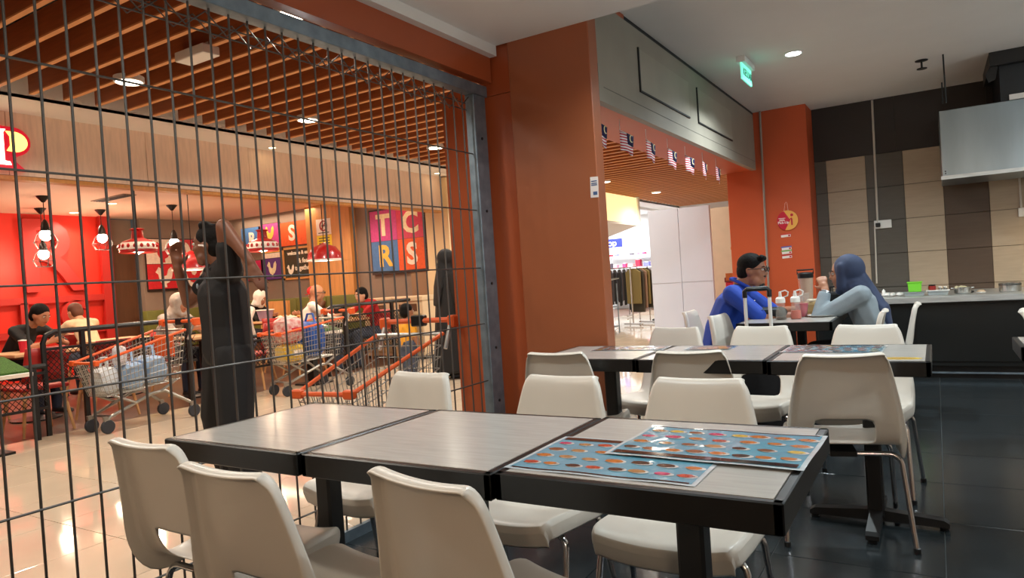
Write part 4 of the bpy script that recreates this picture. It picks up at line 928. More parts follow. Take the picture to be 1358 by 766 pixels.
# ------------------------------------------------------------------ shopping trolleys
m_cw = mat('trolley_wire', (170, 168, 162), .35, .8); m_otrim = mat('trolley_orange', (222, 92, 38), .4); m_tube = mat('trolley_tube', (150, 148, 142), .35, .8); m_rub = mat('wheel_rubber', (42, 46, 54), .6)
def trolley(loc, rz, lab, flap=False, zf=.66, zr=.88, bf=.34, br=.40, hz=.96):
    t = thing('shopping_trolley', lab, 'trolley', loc, rz, 'orange trimmed shopping trolleys')
    yf, yr = -.46, .40; wf, wr = .19, .26; byf, byr = -.36, .34; bwf, bwr = .15, .21
    lerp = lambda a, b, s_: a + (b - a) * s_
    for sx in (-1, 1):
        top = lambda s_: V((sx * lerp(wf, wr, s_), lerp(yf, yr, s_), lerp(zf, zr, s_)))
        bot = lambda s_: V((sx * lerp(bwf, bwr, s_), lerp(byf, byr, s_), lerp(bf, br, s_)))
        g = G()
        for k in range(22): s_ = k / 21; g.tube([bot(s_), top(s_)], .0032, 4, cap=False)
        for k in range(1, 7): q = k / 7; g.tube([bot(0).lerp(top(0), q), bot(1).lerp(top(1), q)], .0034, 4, cap=False)
        tag(g.build('side_wires', m_cw, t), kind='stuff')
        G().tube([top(0), top(1)], .013, 8).build('orange_rim', m_otrim, t)
        g = G().tube([top(1) + V((0, .02, -.1)), top(1) + V((0, .10, .06)), (sx * .27, .52, hz)], .013, 8); g.build('handle_arm', m_cw, t)
        G().b2((sx * .27 - .025, .48, hz - .05), (sx * .27 + .025, .56, hz + .03)).build('handle_end', m_otrim, t, bev=.01)
        G().box((sx * (wf - .01), yf, zf), (.07, .045, .05)).build('bumper', m_otrim, t, bev=.008)
        G().tube([(sx * .13, -.36, .13), (sx * .14, -.33, .155), (sx * .17, .06, .30), (sx * .19, .18, .31), (sx * .25, .40, .16)], .016, 8).build('chassis_tube', m_tube, t, smooth=True)
        G().tube([(sx * .19, .14, .31), (sx * .21, .30, br)], .014, 8).build('basket_strut', m_tube, t); G().tube([(sx * .165, -.1, .24), (sx * .16, -.30, bf)], .012, 8).build('basket_strut', m_tube, t)
        for (wx, wy) in ((sx * .13, -.38), (sx * .25, .42)):
            c_ = G().prism([(-.02, 0), (.02, 0), (.03, -.09), (-.005, -.09)], .03, frame((wx - .015, wy, .16), (0, 1, 0), (0, 0, 1))).build('caster_fork', m_tube, t)
            G().lathe([(.02, -.016), (.058, -.016), (.064, -.008), (.064, .008), (.058, .016), (.02, .016)], n=18).build('wheel', m_rub, c_, loc=(wx, wy + .02, .066)).rotation_euler = (0, R(90), 0)
    for (y, w_, z, by, bw_, bz, nm) in ((yf, wf, zf, byf, bwf, bf, 'front_wires'), (yr, wr, zr, byr, bwr, br, 'rear_wires')):
        g = G()
        for k in range(12): s_ = k / 11 * 2 - 1; g.tube([(s_ * bw_, by, bz), (s_ * w_, y, z)], .0032, 4, cap=False)
        for k in range(7): q = k / 7; g.tube([(-lerp(bw_, w_, q), lerp(by, y, q), lerp(bz, z, q)), (lerp(bw_, w_, q), lerp(by, y, q), lerp(bz, z, q))], .0034, 4, cap=False)
        tag(g.build(nm, m_cw, t), kind='stuff')
    g = G()
    for k in range(11): s_ = k / 10 * 2 - 1; g.tube([(s_ * bwf, byf, bf), (s_ * bwr, byr, br)], .0034, 4, cap=False)
    for k in range(12): q = k / 11; g.tube([(-lerp(bwf, bwr, q), lerp(byf, byr, q), lerp(bf, br, q)), (lerp(bwf, bwr, q), lerp(byf, byr, q), lerp(bf, br, q))], .0034, 4, cap=False)
    tag(g.build('bottom_wires', m_cw, t), kind='stuff')
    G().tube([(-wf, yf, zf), (wf, yf, zf)], .014, 8).build('front_rim', m_otrim, t); G().tube([(-.27, .52, hz), (.27, .52, hz)], .018, 10).build('handle', m_otrim, t); G().box((0, .53, hz), (.10, .06, .075)).build('coin_lock', m_black, t, bev=.008)
    G().tube([(-wr, yr, zr), (wr, yr, zr)], .012, 8).build('rear_rim', m_cw, t)
    G().tube([(-.14, -.33, .155), (.14, -.33, .155)], .012, 6).build('cross_tube', m_tube, t)
    if flap: G().b2((-.15, .33, .62), (.15, .345, .84)).build('child_seat_flap', m_otrim, t, bev=.004)
    return t
trolley((-6.66, 3.78, 0), R(2), 'wire shopping trolley full of shopping bags outside the restaurant', True)
trolley((-2.93, 3.12, 0), R(6), 'empty wire shopping trolley with orange rims right behind the grille', False, .61, .85, .26, .34, .93)
trolley((-6.45, 5.72, 0), R(-6), 'wire shopping trolley with a blue bag behind the standing man', False, .72, .84, .36, .40, .92)
def bag(loc, d, m, lab, rz=0., grp='bags in the trolleys', top=True, m2=None, nm='shopping_bag'):
    t = thing(nm, lab, 'bag', loc, rz, grp); rnd = random.Random(lab)
    g = G(); vs, fs = ico(3); q = []
    for p in vs:
        e = .55; sg = lambda v: math.copysign(abs(v) ** e, v)
        n_ = .05 * math.sin(p.x * 7 + d[0] * 30) * math.sin(p.z * 6 + d[1] * 9) + .04 * math.sin(p.y * 11 + p.z * 9)
        k = 1 + n_; q.append((sg(p.x) * d[0] / 2 * k, sg(p.y) * d[1] / 2 * k, d[2] / 2 + sg(p.z) * d[2] / 2 * (k if p.z > 0 else 1)))
    g.add(q, fs); g.build('bag_body', m, t, smooth=True)
    if top: G().tube([(-d[0] * .25, 0, d[2] * .97), (-d[0] * .1, 0, d[2] + .09), (d[0] * .1, .02, d[2] + .09), (d[0] * .25, 0, d[2] * .97)], .014, 6).build('bag_handle', m2 or m, t, smooth=True)
    return t
m_pb = mat('plastic_bag_pale', (206, 214, 222), .35, var=.06, scale=14); m_bb = mat('plastic_bag_lightblue', (150, 180, 214), .35, var=.08, scale=12); m_blueb = mat('plastic_bag_blue', (32, 86, 170), .4, var=.15, scale=12)
m_pk = mat('snack_pack', (206, 206, 214), .3, var=.3, scale=30); m_rp = mat('red_white_pack', (226, 214, 206), .5, c2=(196, 60, 60), scale=16); m_yp = mat('yellow_pack', (226, 190, 60), .5, var=.15, scale=18)
bag((-6.70, 3.52, .345), (.24, .19, .25), m_pb, 'white bag with brown print at the front of the full trolley'); bag((-6.64, 3.72, .36), (.29, .19, .26), m_bb, 'light blue plastic bag in the middle of the full trolley'); bag((-6.66, 3.94, .385), (.33, .22, .27), m_bb, 'light blue plastic bag at the handle end of the full trolley')
t = bag((-6.6, 3.62, .60), (.13, .10, .18), m_pk, 'silver snack packet sticking up out of the full trolley', 0, 'bags in the trolleys', False, None, 'snack_packet'); G().box((0, 0, .175), (.12, .02, .02)).build('sealed_edge', m_swht, t)
bag((-6.45, 5.83, .40), (.34, .22, .42), m_blueb, 'bright blue plastic bag in the trolley behind the standing man'); t = bag((-6.45, 5.50, .385), (.26, .30, .20), m_yp, 'yellow pack in the trolley behind the standing man', 0, 'bags in the trolleys', False, None, 'grocery_pack'); G().box((.02, 0, .1), (.262, .12, .06)).build('label_patch', m_swht, t)
t = bag((-6.45, 5.50, .60), (.28, .28, .30), m_rp, 'red and white printed pack on the yellow pack', 0, 'bags in the trolleys', False, None, 'grocery_pack'); G().box((.0, 0, .15), (.285, .14, .05)).build('label_patch', m_sred, t)
# ------------------------------------------------------------------ people: one remeshed body each, hair and clothing as its children
_PR = {}
def hull(a, b, n=2):
    """a, b: (centre, radii) ellipsoids; returns verts, faces of their convex hull"""
    bm = bmesh.new(); vs, _ = ico(n)
    for c, r in (a, b):
        r = r if isinstance(r, (tuple, list)) else (r, r, r)
        for p in vs: bm.verts.new((c[0] + p.x * r[0], c[1] + p.y * r[1], c[2] + p.z * r[2]))
    res = bmesh.ops.convex_hull(bm, input=bm.verts)
    bmesh.ops.delete(bm, geom=list({e for e in res['geom_interior'] + res['geom_unused'] if isinstance(e, bmesh.types.BMVert)}), context='VERTS')
    bm.verts.index_update()
    o = ([v.co.copy() for v in bm.verts], [[v.index for v in f.verts] for f in bm.faces]); bm.free(); return o
def remesh(name, prims, vox, m, parent, smooth=4, loc=None):
    g = G()
    for pr_ in prims:
        if len(pr_) == 2 and isinstance(pr_[0], list): g.add(pr_[0], pr_[1])
        else: g.add(*hull(pr_[0], pr_[1], pr_[2] if len(pr_) > 2 else 2))
    o = g.build(name, m, None)
    md = o.modifiers.new('r', 'REMESH'); md.mode = 'VOXEL'; md.voxel_size = vox
    if smooth: ms = o.modifiers.new('s', 'SMOOTH'); ms.factor = .5; ms.iterations = smooth
    dg = bpy.context.evaluated_depsgraph_get()
    me = bpy.data.meshes.new_from_object(o.evaluated_get(dg)); old = o.data; bpy.data.objects.remove(o); bpy.data.meshes.remove(old)
    me.name = name; me.materials.clear()
    for x in (m if isinstance(m, list) else [m]): me.materials.append(x)
    me.polygons.foreach_set('use_smooth', [True] * len(me.polygons))
    o = bpy.data.objects.new(name, me); COL.objects.link(o); o.parent = parent
    return o
def skinmat(n, c): return mat('skin_' + n, c, .5, var=.05, scale=20)
SK = {'brown': skinmat('brown', (124, 78, 56)), 'mid': skinmat('mid', (160, 106, 80)), 'tan': skinmat('tan', (176, 122, 92)), 'light': skinmat('light', (206, 156, 124))}
m_hair = mat('black_hair', (14, 11, 10), .75, spec=.2, bump=.4, bscale=60, stretch=(1, 1, 1)); m_eyew = mat('eye_white', (226, 218, 208), .3); m_iris = mat('eye_dark', (24, 16, 12), .2); m_lip = mat('lips', (140, 74, 66), .5)

def hand_prims(w, d, n, s, curl=.6, sc=1., spread=1.):
    """wrist, finger direction, palm normal, thumb side"""
    w, d, n, s = V(w), V(d).normalized(), V(n).normalized(), V(s).normalized(); P = []
    k = .085 * sc
    P.append(((w, .021 * sc), (w + d * k * .55, (.026 * sc)) , 1))
    for q in (-.026, -.009, .009, .026): P.append(((w + d * .012 + s * q * .6 * sc, .013 * sc), (w + d * k + s * q * sc, .0125 * sc), 1))
    for i in range(4):
        b = w + d * k + s * (.031 - .0205 * i) * sc * spread; dd = d.copy(); L_ = (.040, .045, .042, .033)[i] * sc
        for seg in range(3):
            ang = curl * (.5 + .5 * seg) ; ddir = (d * math.cos(curl * (seg + .6)) + n * math.sin(curl * (seg + .6))).normalized()
            e = b + ddir * L_ * (1, .72, .55)[seg]; r0_ = (.0092, .0086, .0078)[seg] * sc
            P.append(((b, r0_), (e, r0_ * .93), 1)); b = e
    b = w + d * .025 * sc + s * .024 * sc; e = b + (d * .55 + s * .65 + n * .35).normalized() * .045 * sc; f = e + (d * .85 + s * .1 + n * .4 * (1 + curl)).normalized() * .032 * sc
    P += [((b, .0135 * sc), (e, .0105 * sc), 1), ((e, .0105 * sc), (f, .0085 * sc), 1)]
    return P
def head_prims(c, Rm, s=1., n=2, chin=1.):
    q = lambda x, y, z: V(c) + Rm @ V((x * s, y * s, z * s)); P = []
    vs, fs = ico(3)
    P.append([[V(c) + Rm @ V((p.x * .074 * s, (p.y * .095 - .005) * s, (p.z * .098 + .02) * s)) for p in vs], fs])
    P.append(((q(0, .035, -.03), .060 * s), (q(0, .052, -.088), .030 * s * chin), n))
    P.append(((q(-.03, .03, -.07), .036 * s * chin), (q(.03, .03, -.07), .036 * s * chin), n))
    P.append(((q(0, .088, .018), .009 * s), (q(0, .103, -.022), .0125 * s), 1)); P.append(((q(-.012, .092, -.026), .008 * s), (q(.012, .092, -.026), .008 * s), 1))
    P.append(((q(-.034, .080, .026), .010 * s), (q(.034, .080, .026), .010 * s), 1))
    P.append(((q(-.017, .084, -.052), .008 * s), (q(.017, .084, -.052), .008 * s), 1))
    for sx in (-1, 1):
        P.append([[V(c) + Rm @ V(((sx * .076 + p.x * .010) * s, (-.004 + p.y * .019 + p.z * -.004) * s, (-.006 + p.z * .031) * s)) for p in ico(2)[0]], ico(2)[1]])
        P.append(((q(sx * .043, .058, -.02), .024 * s), (q(sx * .03, .062, -.045), .022 * s), 1))
    return P
def face_parts(body, c, Rm, s, brow=True):
    q = lambda x, y, z: V(c) + Rm @ V((x * s, y * s, z * s))
    g = G(); h = G(); b = G()
    for sx in (-1, 1):
        g.ell(q(sx * .031, .079, .010), (.0125 * s, .0125 * s, .0095 * s), 2); h.ell(q(sx * .031, .0895, .010), .0052 * s, 1)
        b.tube([q(sx * .016, .091, .027), q(sx * .031, .0895, .031), q(sx * .047, .079, .027)], [.003 * s, .0038 * s, .0024 * s], 6)
    e = g.build('eyes', m_eyew, body, smooth=True); h.build('irises', m_iris, e, smooth=True); b.build('eyebrows', m_hair, body, smooth=True)
    G().tube([q(-.024, .083, -.052), q(0, .0925, -.050), q(.024, .083, -.052)], [.002 * s, .0058 * s, .002 * s], 6).build('lips', m_lip, body, smooth=True)
def hair_short(body, c, Rm, s, m=None, vox=.006, extra=(), low=-.035, fr=.0):
    vs, fs = ico(3)
    P = [[[V(c) + Rm @ V((p.x * .083 * s, (p.y * .096 - .016 + fr) * s, (p.z * .086 + .044) * s)) for p in vs], fs],
         [[V(c) + Rm @ V((p.x * .079 * s, (p.y * .065 - .048) * s, (p.z * .085 + low + .03) * s)) for p in vs], fs]]
    for e in extra: P.append(((V(c) + Rm @ V(e[0]) * s, e[1] * s), (V(c) + Rm @ V(e[2]) * s, e[3] * s), 1))
    return remesh('hair', P, vox, m or m_hair, body, 2)
def lerp(a, b, t): return V(a).lerp(V(b), t)

def person(label, loc, rz, J, skin, vox=.01, girth=1., sc=1., shirt=None, sleeve=.5, trousers=None, shoes=None, hair='short', headR=(0, 0, 0), hs=1., hands=None, face=True, hair_mat=None, hair_extra=(), name='person', chin=1., legs=True, skirt=None, fr=0., se=.014, te=.018):
    """J: joints in the person's own frame (facing +y, right hand at +x). Returns the root."""
    t = thing(name, label, 'person', loc, rz); J = {k: V(v) for k, v in J.items()}
    Rm = Euler((R(headR[0]), R(headR[1]), R(headR[2])), 'ZYX').to_matrix() if False else (MX.Rotation(R(headR[2]), 3, 'Z') @ MX.Rotation(R(headR[0]), 3, 'X') @ MX.Rotation(R(headR[1]), 3, 'Y'))
    k = girth; n = 2 if vox < .012 else 1
    hip, wst, ch, nk, hd = J['hip'], J['waist'], J['chest'], J['neck'], J['head']
    def torso(e):
        return [((hip, (.155 * k + e, .105 * k + e, .10 + e)), (wst, (.135 * k + e, .10 * k + e, .09 + e)), n), ((wst, (.135 * k + e, .10 * k + e, .09 + e)), (ch, (.155 * (.5 + .5 * k) + e, .105 * (.4 + .6 * k) + e, .10 + e)), n),
                ((lerp(J['shL'], J['shR'], .12), (.058 + e)), (lerp(J['shL'], J['shR'], .88), (.058 + e)), n), ((ch, (.14 + e, .095 + e, .08 + e)), (lerp(ch, nk, .75), (.075 + e, .06 + e, .03 + e)), n)]
    def arm(sd, e, t1):
        sh, el, wr = J['sh' + sd], J['el' + sd], J['wr' + sd]; P = []; a = 1 + (k - 1) * .5
        if t1 <= 1: P.append(((sh, .053 * a + e), (lerp(sh, el, t1), (.053 - .011 * t1) * a + e), n))
        else: P += [((sh, .053 * a + e), (el, .042 * a + e), n), ((el, .042 * a + e), (lerp(el, wr, t1 - 1), (.042 - .015 * (t1 - 1)) * a + e), n)]
        return P
    def leg(sd, e, t1=2., x=1.):
        hp, kn, an = J['hp' + sd], J['kn' + sd], J['an' + sd]; a = 1 + (k - 1) * .6
        return [((hp, .088 * a + e), (kn, .058 * a + e * x), n), ((kn, .056 * a + e * x), (lerp(kn, an, .3), .055 * a + e * x), n), ((lerp(kn, an, .3), .055 * a + e * x), (an, .036 + e * x), n)]
    B = head_prims(hd, Rm, hs, n, chin) + [((lerp(nk, hd, -.15), .062 * (.6 + .4 * k)), (lerp(nk, hd, .62), .054 * hs * (.6 + .4 * k)), n)] + torso(0)
    for sd in 'LR':
        B += arm(sd, 0, 2.)
        H = (hands or {}).get(sd)
        if H is None:
            d_ = (J['wr' + sd] - J['el' + sd]).normalized(); nrm = d_.cross(V((0, 0, 1))) if abs(d_.z) < .9 else V((0, 1, 0)); H = (d_, nrm if sd == 'R' else -nrm, nrm.cross(d_), .5)
        B += hand_prims(J['wr' + sd], H[0], H[1], H[2], H[3], sc)
        if legs:
            B += leg(sd, 0)
            an = J['an' + sd]; td = J.get('toe' + sd, an + V((0, .17, -.05))); B.append(((an + V((0, -.03, -.03)), .03), (lerp(an, td, .8), (.032, .04, .022)), n))
    body = remesh('body', B, vox, SK[skin] if isinstance(skin, str) else skin, t)
    if face: face_parts(body, hd, Rm, hs)
    if hair == 'short': hair_short(body, hd, Rm, hs, hair_mat, max(.006, vox * .7), hair_extra, fr=fr)
    if shirt:
        P = torso(se); P += arm('L', .014, sleeve) + arm('R', .014, sleeve) + [((nk, (.062, .06, .03)), (lerp(nk, ch, .2), (.085, .075, .04)), n)]
        sh_ = remesh('shirt', P, max(.009, vox), shirt, t)
    if trousers and legs:
        P = [((hip, (.155 * k + .012, .105 * k + .012, .09)), (hip - V((0, 0, .02)), (.155 * k + .012, .105 * k + .012, .09)), n)]
        for sd in 'LR': P += leg(sd, te, x=1.25)
        remesh('trousers', P, max(.01, vox), trousers, t)
    if shoes and legs:
        for sd in 'LR':
            an = J['an' + sd]; td = J.get('toe' + sd, an + V((0, .17, -.05)))
            P = [((an + V((0, -.025, -.035)), (.042, .05, .034)), (lerp(an, td, .95), (.046, .05, .028)), n), ((an + V((0, -.035, -.058)), (.043, .05, .012)), (lerp(an, td, 1.) + V((0, 0, -.012)), (.047, .05, .012)), n)]
            remesh('shoe', P, .008, shoes, t)
    return t, body, Rm

m_blk = mat('black_cloth', (20, 19, 21), .8, var=.2, scale=12); m_blks = mat('black_shoe', (24, 24, 26), .5); m_bluep = mat('royal_blue_cloth', (24, 66, 170), .75, var=.10, scale=10); m_scarf = mat('slate_blue_scarf', (50, 62, 92), .75, var=.12, scale=9); m_greyb = mat('grey_blue_blouse', (138, 150, 158), .75, var=.08, scale=14)
m_navyc = mat('navy_cloth', (26, 30, 48), .8)

# standing man in black, one arm folded up beside his head
J = dict(hip=(0, 0, .86), waist=(0, .0, 1.0), chest=(0, .01, 1.19), neck=(0, .0, 1.37), head=(.035, .05, 1.485),
         shR=(.175, 0, 1.31), elR=(.27, .14, 1.16), wrR=(.235, .20, 1.37), shL=(-.175, 0, 1.33), elL=(-.21, .03, 1.575), wrL=(-.33, -.07, 1.36),
         hpR=(.10, 0, .82), knR=(.18, .04, .46), anR=(.25, -.02, .075), hpL=(-.10, 0, .82), knL=(-.17, .03, .46), anL=(-.23, .0, .075), toeR=(.31, .16, .03), toeL=(-.27, .18, .03))
pm, bm_, Rm_ = person('man in black standing behind the grille, one arm folded up behind his head', (-3.62, 2.63, 0), R(158), J, 'brown', .0085, 1.12, 1., m_blk, .5, m_blk, m_blks, 'short', (2, 0, -40), 1.02,
    {'R': (V((-.1, .05, 1)), V((-1, -.1, 0)), V((0, -1, .1)), .5), 'L': (V((-.3, -.25, -.9)), V((.6, -.8, 0)), V((0, .4, -.2)), .3)}, se=.03, te=.034, hair_extra=(((-.04, .02, .115), .03, (.04, .025, .115), .03),))
G().tube([(-.06, .085, 1.335), (-.075, .02, 1.375), (-.05, -.06, 1.385), (.05, -.06, 1.385), (.075, .02, 1.375), (.06, .085, 1.335)], .016, 8).build('collar', m_blk, pm, smooth=True)
G().ell((.085, .128, 1.25), (.018, .006, .016), 2).build('chest_badge', m_greyb, pm, smooth=True)
G().tube([(Rm_ @ V(p)) * 1.02 + V(J['head']) for p in ((-.078, .03, .0), (-.084, .005, -.002), (-.088, -.012, -.008))], .006, 6).build('earpiece', m_swht, bm_)
beard = mat('beard', (22, 17, 15), .6)
def beard_of(body, hd, Rm, s, moust=True, full=True, off=0., rs=1.):
    q = lambda x, y, z: V(hd) + Rm @ V((x * s * rs, (y + off) * s, z * s)); P = []
    if full:
        P += [((q(0, .070, -.088), .024 * s), (q(0, .062, -.10), .022 * s), 1)]
        for sx in (-1, 1): P += [((q(0, .066, -.094), .02 * s), (q(sx * .045, .042, -.072), .018 * s), 1), ((q(sx * .045, .042, -.072), .017 * s), (q(sx * .060, .020, -.02), .010 * s), 1)]
    if moust: P.append(((q(-.022, .086, -.040), .007 * s), (q(.022, .086, -.040), .007 * s), 1))
    remesh('beard', P, .005, beard, body, 2)
beard_of(bm_, J['head'], Rm_, 1.02, True, False)

# seated couple
def seated(lean, s=1., el=None):
    return dict(hip=(0, -.02, .53 * s), waist=(0, .02, .70 * s))
Jm = dict(hip=(0, -.05, .54), waist=(0, -.02, .70), chest=(0, .07, .90), neck=(0, .16, 1.05), head=(0, .235, 1.155),
          shR=(.195, .11, .985), elR=(.27, .33, .80), wrR=(.18, .58, .80), shL=(-.195, .11, .985), elL=(-.26, .34, .80), wrL=(-.12, .60, .83),
          hpR=(.10, .02, .50), knR=(.13, .44, .50), anR=(.13, .44, .075), hpL=(-.10, .02, .50), knL=(-.13, .44, .50), anL=(-.13, .44, .075))
pb, bb, Rb = person('heavy man in royal blue polo and glasses leaning on the table, seen in profile', (-1.465, 5.62, -.045), R(-88), Jm, 'mid', .0085, 1.3, 1., m_bluep, .95, m_navyc, m_blks, 'short', (-4, 0, -6), 1.08,
    {'L': (V((.35, .9, .15)), V((0, 0, -1)), V((.9, -.3, .1)), .45), 'R': (V((-.4, .9, .0)), V((0, 0, -1)), V((-.9, -.3, .1)), .45)}, chin=1.25, hair_extra=(((-.035, .068, .088), .024, (.035, .07, .092), .026),))
qb_ = lambda x, y, z: V(Jm['head']) + Rb @ (V((x, y, z)) * 1.08)
beard_of(bb, Jm['head'], Rb, 1.08, True, False, .003)
remesh('goatee', [((qb_(-.014, .072, -.098), .018), (qb_(.014, .072, -.098), .018), 1), ((qb_(-.02, .066, -.106), .017), (qb_(.02, .066, -.106), .017), 1)], .005, beard, bb, 2)
qb = lambda x, y, z: V(Jm['head']) + Rb @ (V((x, y, z)) * 1.08)
g = G()
for sx in (-1, 1):
    g.tube([qb(sx * .032 + .023 * math.cos(a), .104, .010 + .016 * math.sin(a)) for a in [2 * PI * q_ / 16 for q_ in range(16)]], .0032, 6, closed=True); g.tube([qb(sx * .055, .103, .016), qb(sx * .080, .07, .016), qb(sx * .082, -.01, .008)], .003, 6)
g.tube([qb(-.009, .107, .013), qb(.009, .107, .013)], .003, 6); g.build('glasses', m_black, bb)
G().tube([(-.075, .235, 1.015), (-.095, .14, 1.075), (-.05, .075, 1.10), (.05, .075, 1.10), (.095, .14, 1.075), (.075, .235, 1.015)], .013, 8).build('collar', m_bluep, pb, smooth=True)
G().box((.205 * 0 - .12, .205, .90), (.05, .006, .035), rx=R(-35)).build('chest_logo', m_swht, pb); G().box((-.15, .20, .89), (.02, .006, .03), rx=R(-35)).build('chest_logo_red', m_redp, pb)
Jw = dict(hip=(0, -.04, .52), waist=(0, .0, .67), chest=(0, .06, .85), neck=(0, .10, .985), head=(0, .17, 1.075),
          shL=(-.165, .07, .92), elL=(-.20, .34, .77), wrL=(-.10, .30, .965), shR=(.165, .07, .92), elR=(.18, .32, .78), wrR=(.06, .50, .78),
          hpR=(.09, .02, .49), knR=(.11, .42, .49), anR=(.11, .42, .075), hpL=(-.09, .02, .49), knL=(-.11, .42, .49), anL=(-.11, .42, .075))
pw, bw_, Rw = person('woman in slate blue headscarf and grey blouse at the table, hand raised to her mouth', (-.40, 5.62, -.03), R(90), Jw, 'tan', .0085, 1.12, 1., m_greyb, 1.82, m_navyc, m_blks, None, (-3, 0, 4), 1.03,
    {'L': (V((.45, .25, .85)), V((.8, .1, -.5)), V((0, .9, -.2)), .75), 'R': (V((-.4, .9, .0)), V((0, 0, -1)), V((-.9, -.3, .1)), .5)})
def scarf(parent, hd, Rm, s, nk, ch, m, vox=.008, back=.0, cape=True):
    q = lambda x, y, z: V(hd) + Rm @ V((x * s, y * s, z * s)); P = []
    vs, fs = ico(3)
    P.append([[q(p.x * .104, p.y * .106 - .026, p.z * .110 + .030) for p in vs], fs])
    for sx in (-1, 1): P.append(((q(sx * .066, .018, .05), .038 * s), (q(sx * .056, .030, -.085), .040 * s), 2))
    P.append(((q(-.03, .05, -.118), .030 * s), (q(.03, .05, -.118), .030 * s), 2))
    P.append(((q(0, -.02, -.06), .088 * s), (V(nk), (.10, .09, .05)), 2))
    if cape:
        P.append(((V(nk) + V((0, 0, -.01)), (.12, .10, .05)), (V(ch) + V((0, .035, .0)), (.15, .11, .05)), 2))
        P.append(((q(0, -.075, -.03), .06 * s), (V(ch) + V((0, -.13, -.06)), (.135, .04, .05)), 2)); P.append(((V(ch) + V((0, -.13, -.04)), (.13, .035, .05)), (V(ch) + V((0, -.17, -.27)), (.10, .02, .02)), 2))
    return remesh('headscarf', P, vox, m, parent, 5)
scarf(pw, Jw['head'], Rw, 1.03, Jw['neck'], Jw['chest'], m_scarf)
qw = lambda x, y, z: V(Jw['head']) + Rw @ (V((x, y, z)) * 1.03)
g = G()
for sx in (-1, 1):
    g.tube([qw(sx * .032 + .022 * math.cos(a), .103, .010 + .016 * math.sin(a)) for a in [2 * PI * q_ / 16 for q_ in range(16)]], .0018, 6, closed=True); g.tube([qw(sx * .054, .102, .014), qw(sx * .074, .06, .014)], .0018, 6)
g.tube([qw(-.01, .105, .012), qw(.01, .105, .012)], .0018, 6); g.build('glasses', m_chrome, bw_)
wv_ = V(Jw['wrL']) - V(Jw['elL']); wc_ = lerp(Jw['elL'], Jw['wrL'], .9); e1 = wv_.cross(V((1, 0, 0))).normalized(); e2 = wv_.cross(e1).normalized()
G().tube([wc_ + (e1 * math.cos(a) + e2 * math.sin(a)) * .036 for a in [2 * PI * k / 14 for k in range(14)]], .006, 6, closed=True).build('wristwatch', m_chrome, pw, smooth=True)

# couple's things
m_clear = mat('clear_plastic', (214, 214, 206), .2, alpha=.2)
def squeeze(x, y, lab, c, lev):
    t = thing('sauce_bottle', lab, 'bottle', (x, y, .7505), 0, 'sauce bottles')
    G().lathe([(.036, 0), (.039, .006), (.036, .05), (.028, .085), (.031, .118), (.031, .122)], n=18).build('bottle_body', m_clear, t, smooth=True)
    G().lathe([(.033, .002), (.0355, .008), (.033, lev), (.0001, lev + .001)], n=18).build('sauce', mat('sauce_%d' % c[0], c, .4), t, smooth=True)
    G().lathe([(.033, .12), (.033, .15), (.024, .16), (.012, .164), (.009, .20), (.0001, .202)], n=18).build('lid', m_white, t, smooth=True)
    G().tube([(.02, 0, .158), (.05, 0, .17), (.055, 0, .195), (.035, 0, .208), (.008, 0, .20)], .0055, 6).build('cap_strap', m_white, t, smooth=True)
squeeze(-.965, 5.24, 'clear squeeze bottle of dark sauce on the couple table', (60, 40, 30), .02); squeeze(-.87, 5.27, 'clear squeeze bottle of red chilli sauce on the couple table', (206, 70, 38), .06)
t = thing('iced_drink', 'clear cup of pink iced drink with a straw before the sauce bottles', 'drink', (-.86, 5.46, .7505)); G().lathe([(.035, 0), (.05, .10), (.06, .17), (.062, .172)], n=20).build('cup', m_clear, t, smooth=True); G().lathe([(.033, .003), (.047, .098), (.0001, .1)], n=20).build('pink_drink', mat('pink_drink', (196, 50, 80), .3), t, smooth=True); G().tube([(.01, 0, .02), (-.01, .02, .27)], .004, 6).build('straw', mat('straw', (216, 120, 90), .5), t); g = G(); [g.box((random.uniform(-.02, .02), random.uniform(-.02, .02), .115 + .014 * k), (.028, .028, .024), rz=k) for k in range(3)]; tag(g.build('ice', m_clear, t), kind='stuff')
t = thing('tumbler', 'tall pale tumbler with a black lid and handle beside the woman', 'tumbler', (-.90, 5.98, .7505)); G().lathe([(.042, 0), (.044, .01), (.056, .27), (.056, .28)], n=20).build('tumbler_body', mat('tumbler_beige', (206, 178, 156), .3), t, smooth=True); G().lathe([(.060, .27), (.060, .305), (.045, .315), (.0001, .317)], n=20).build('lid', m_black, t, smooth=True); G().tube([(-.058, 0, .30), (-.062, 0, .335), (.062, 0, .335), (.058, 0, .30)], .007, 6).build('handle', m_black, t)
t = thing('black_pouch', 'black pouch lying on the table under the elbow of the man in blue', 'pouch', (-1.06, 5.40, .7505)); g = G()
for k in range(5): g.ell((-.06 + .03 * k, 0, .04), (.05, .06, .045), 2)
g.build('pouch_body', m_blk, t, smooth=True); G().tube([(-.06, -.06, .07), (.06, -.06, .07)], .004, 5).build('zip', m_galv, t)
t = thing('takeaway_bag', 'yellowish takeaway packet on the table between the couple', 'packet', (-.80, 5.70, .7505)); G().box((0, 0, .05), (.16, .10, .10), rz=.2).build('packet_body', mat('packet_yellow', (206, 176, 120), .6, var=.2), t, bev=.025, seg=2); G().box((0, 0, .10), (.12, .06, .03), rz=.5).build('crumpled_top', m_bag, t, bev=.01)
t = thing('black_box', 'black lunch bag on the table before the woman', 'lunch bag', (-.68, 5.98, .7505)); G().box((0, 0, .075), (.16, .12, .15)).build('bag_body', m_blk, t, bev=.02, seg=2); G().tube([(-.05, 0, .14), (-.04, 0, .19), (.04, 0, .19), (.05, 0, .14)], .008, 6).build('handle', m_blk, t)
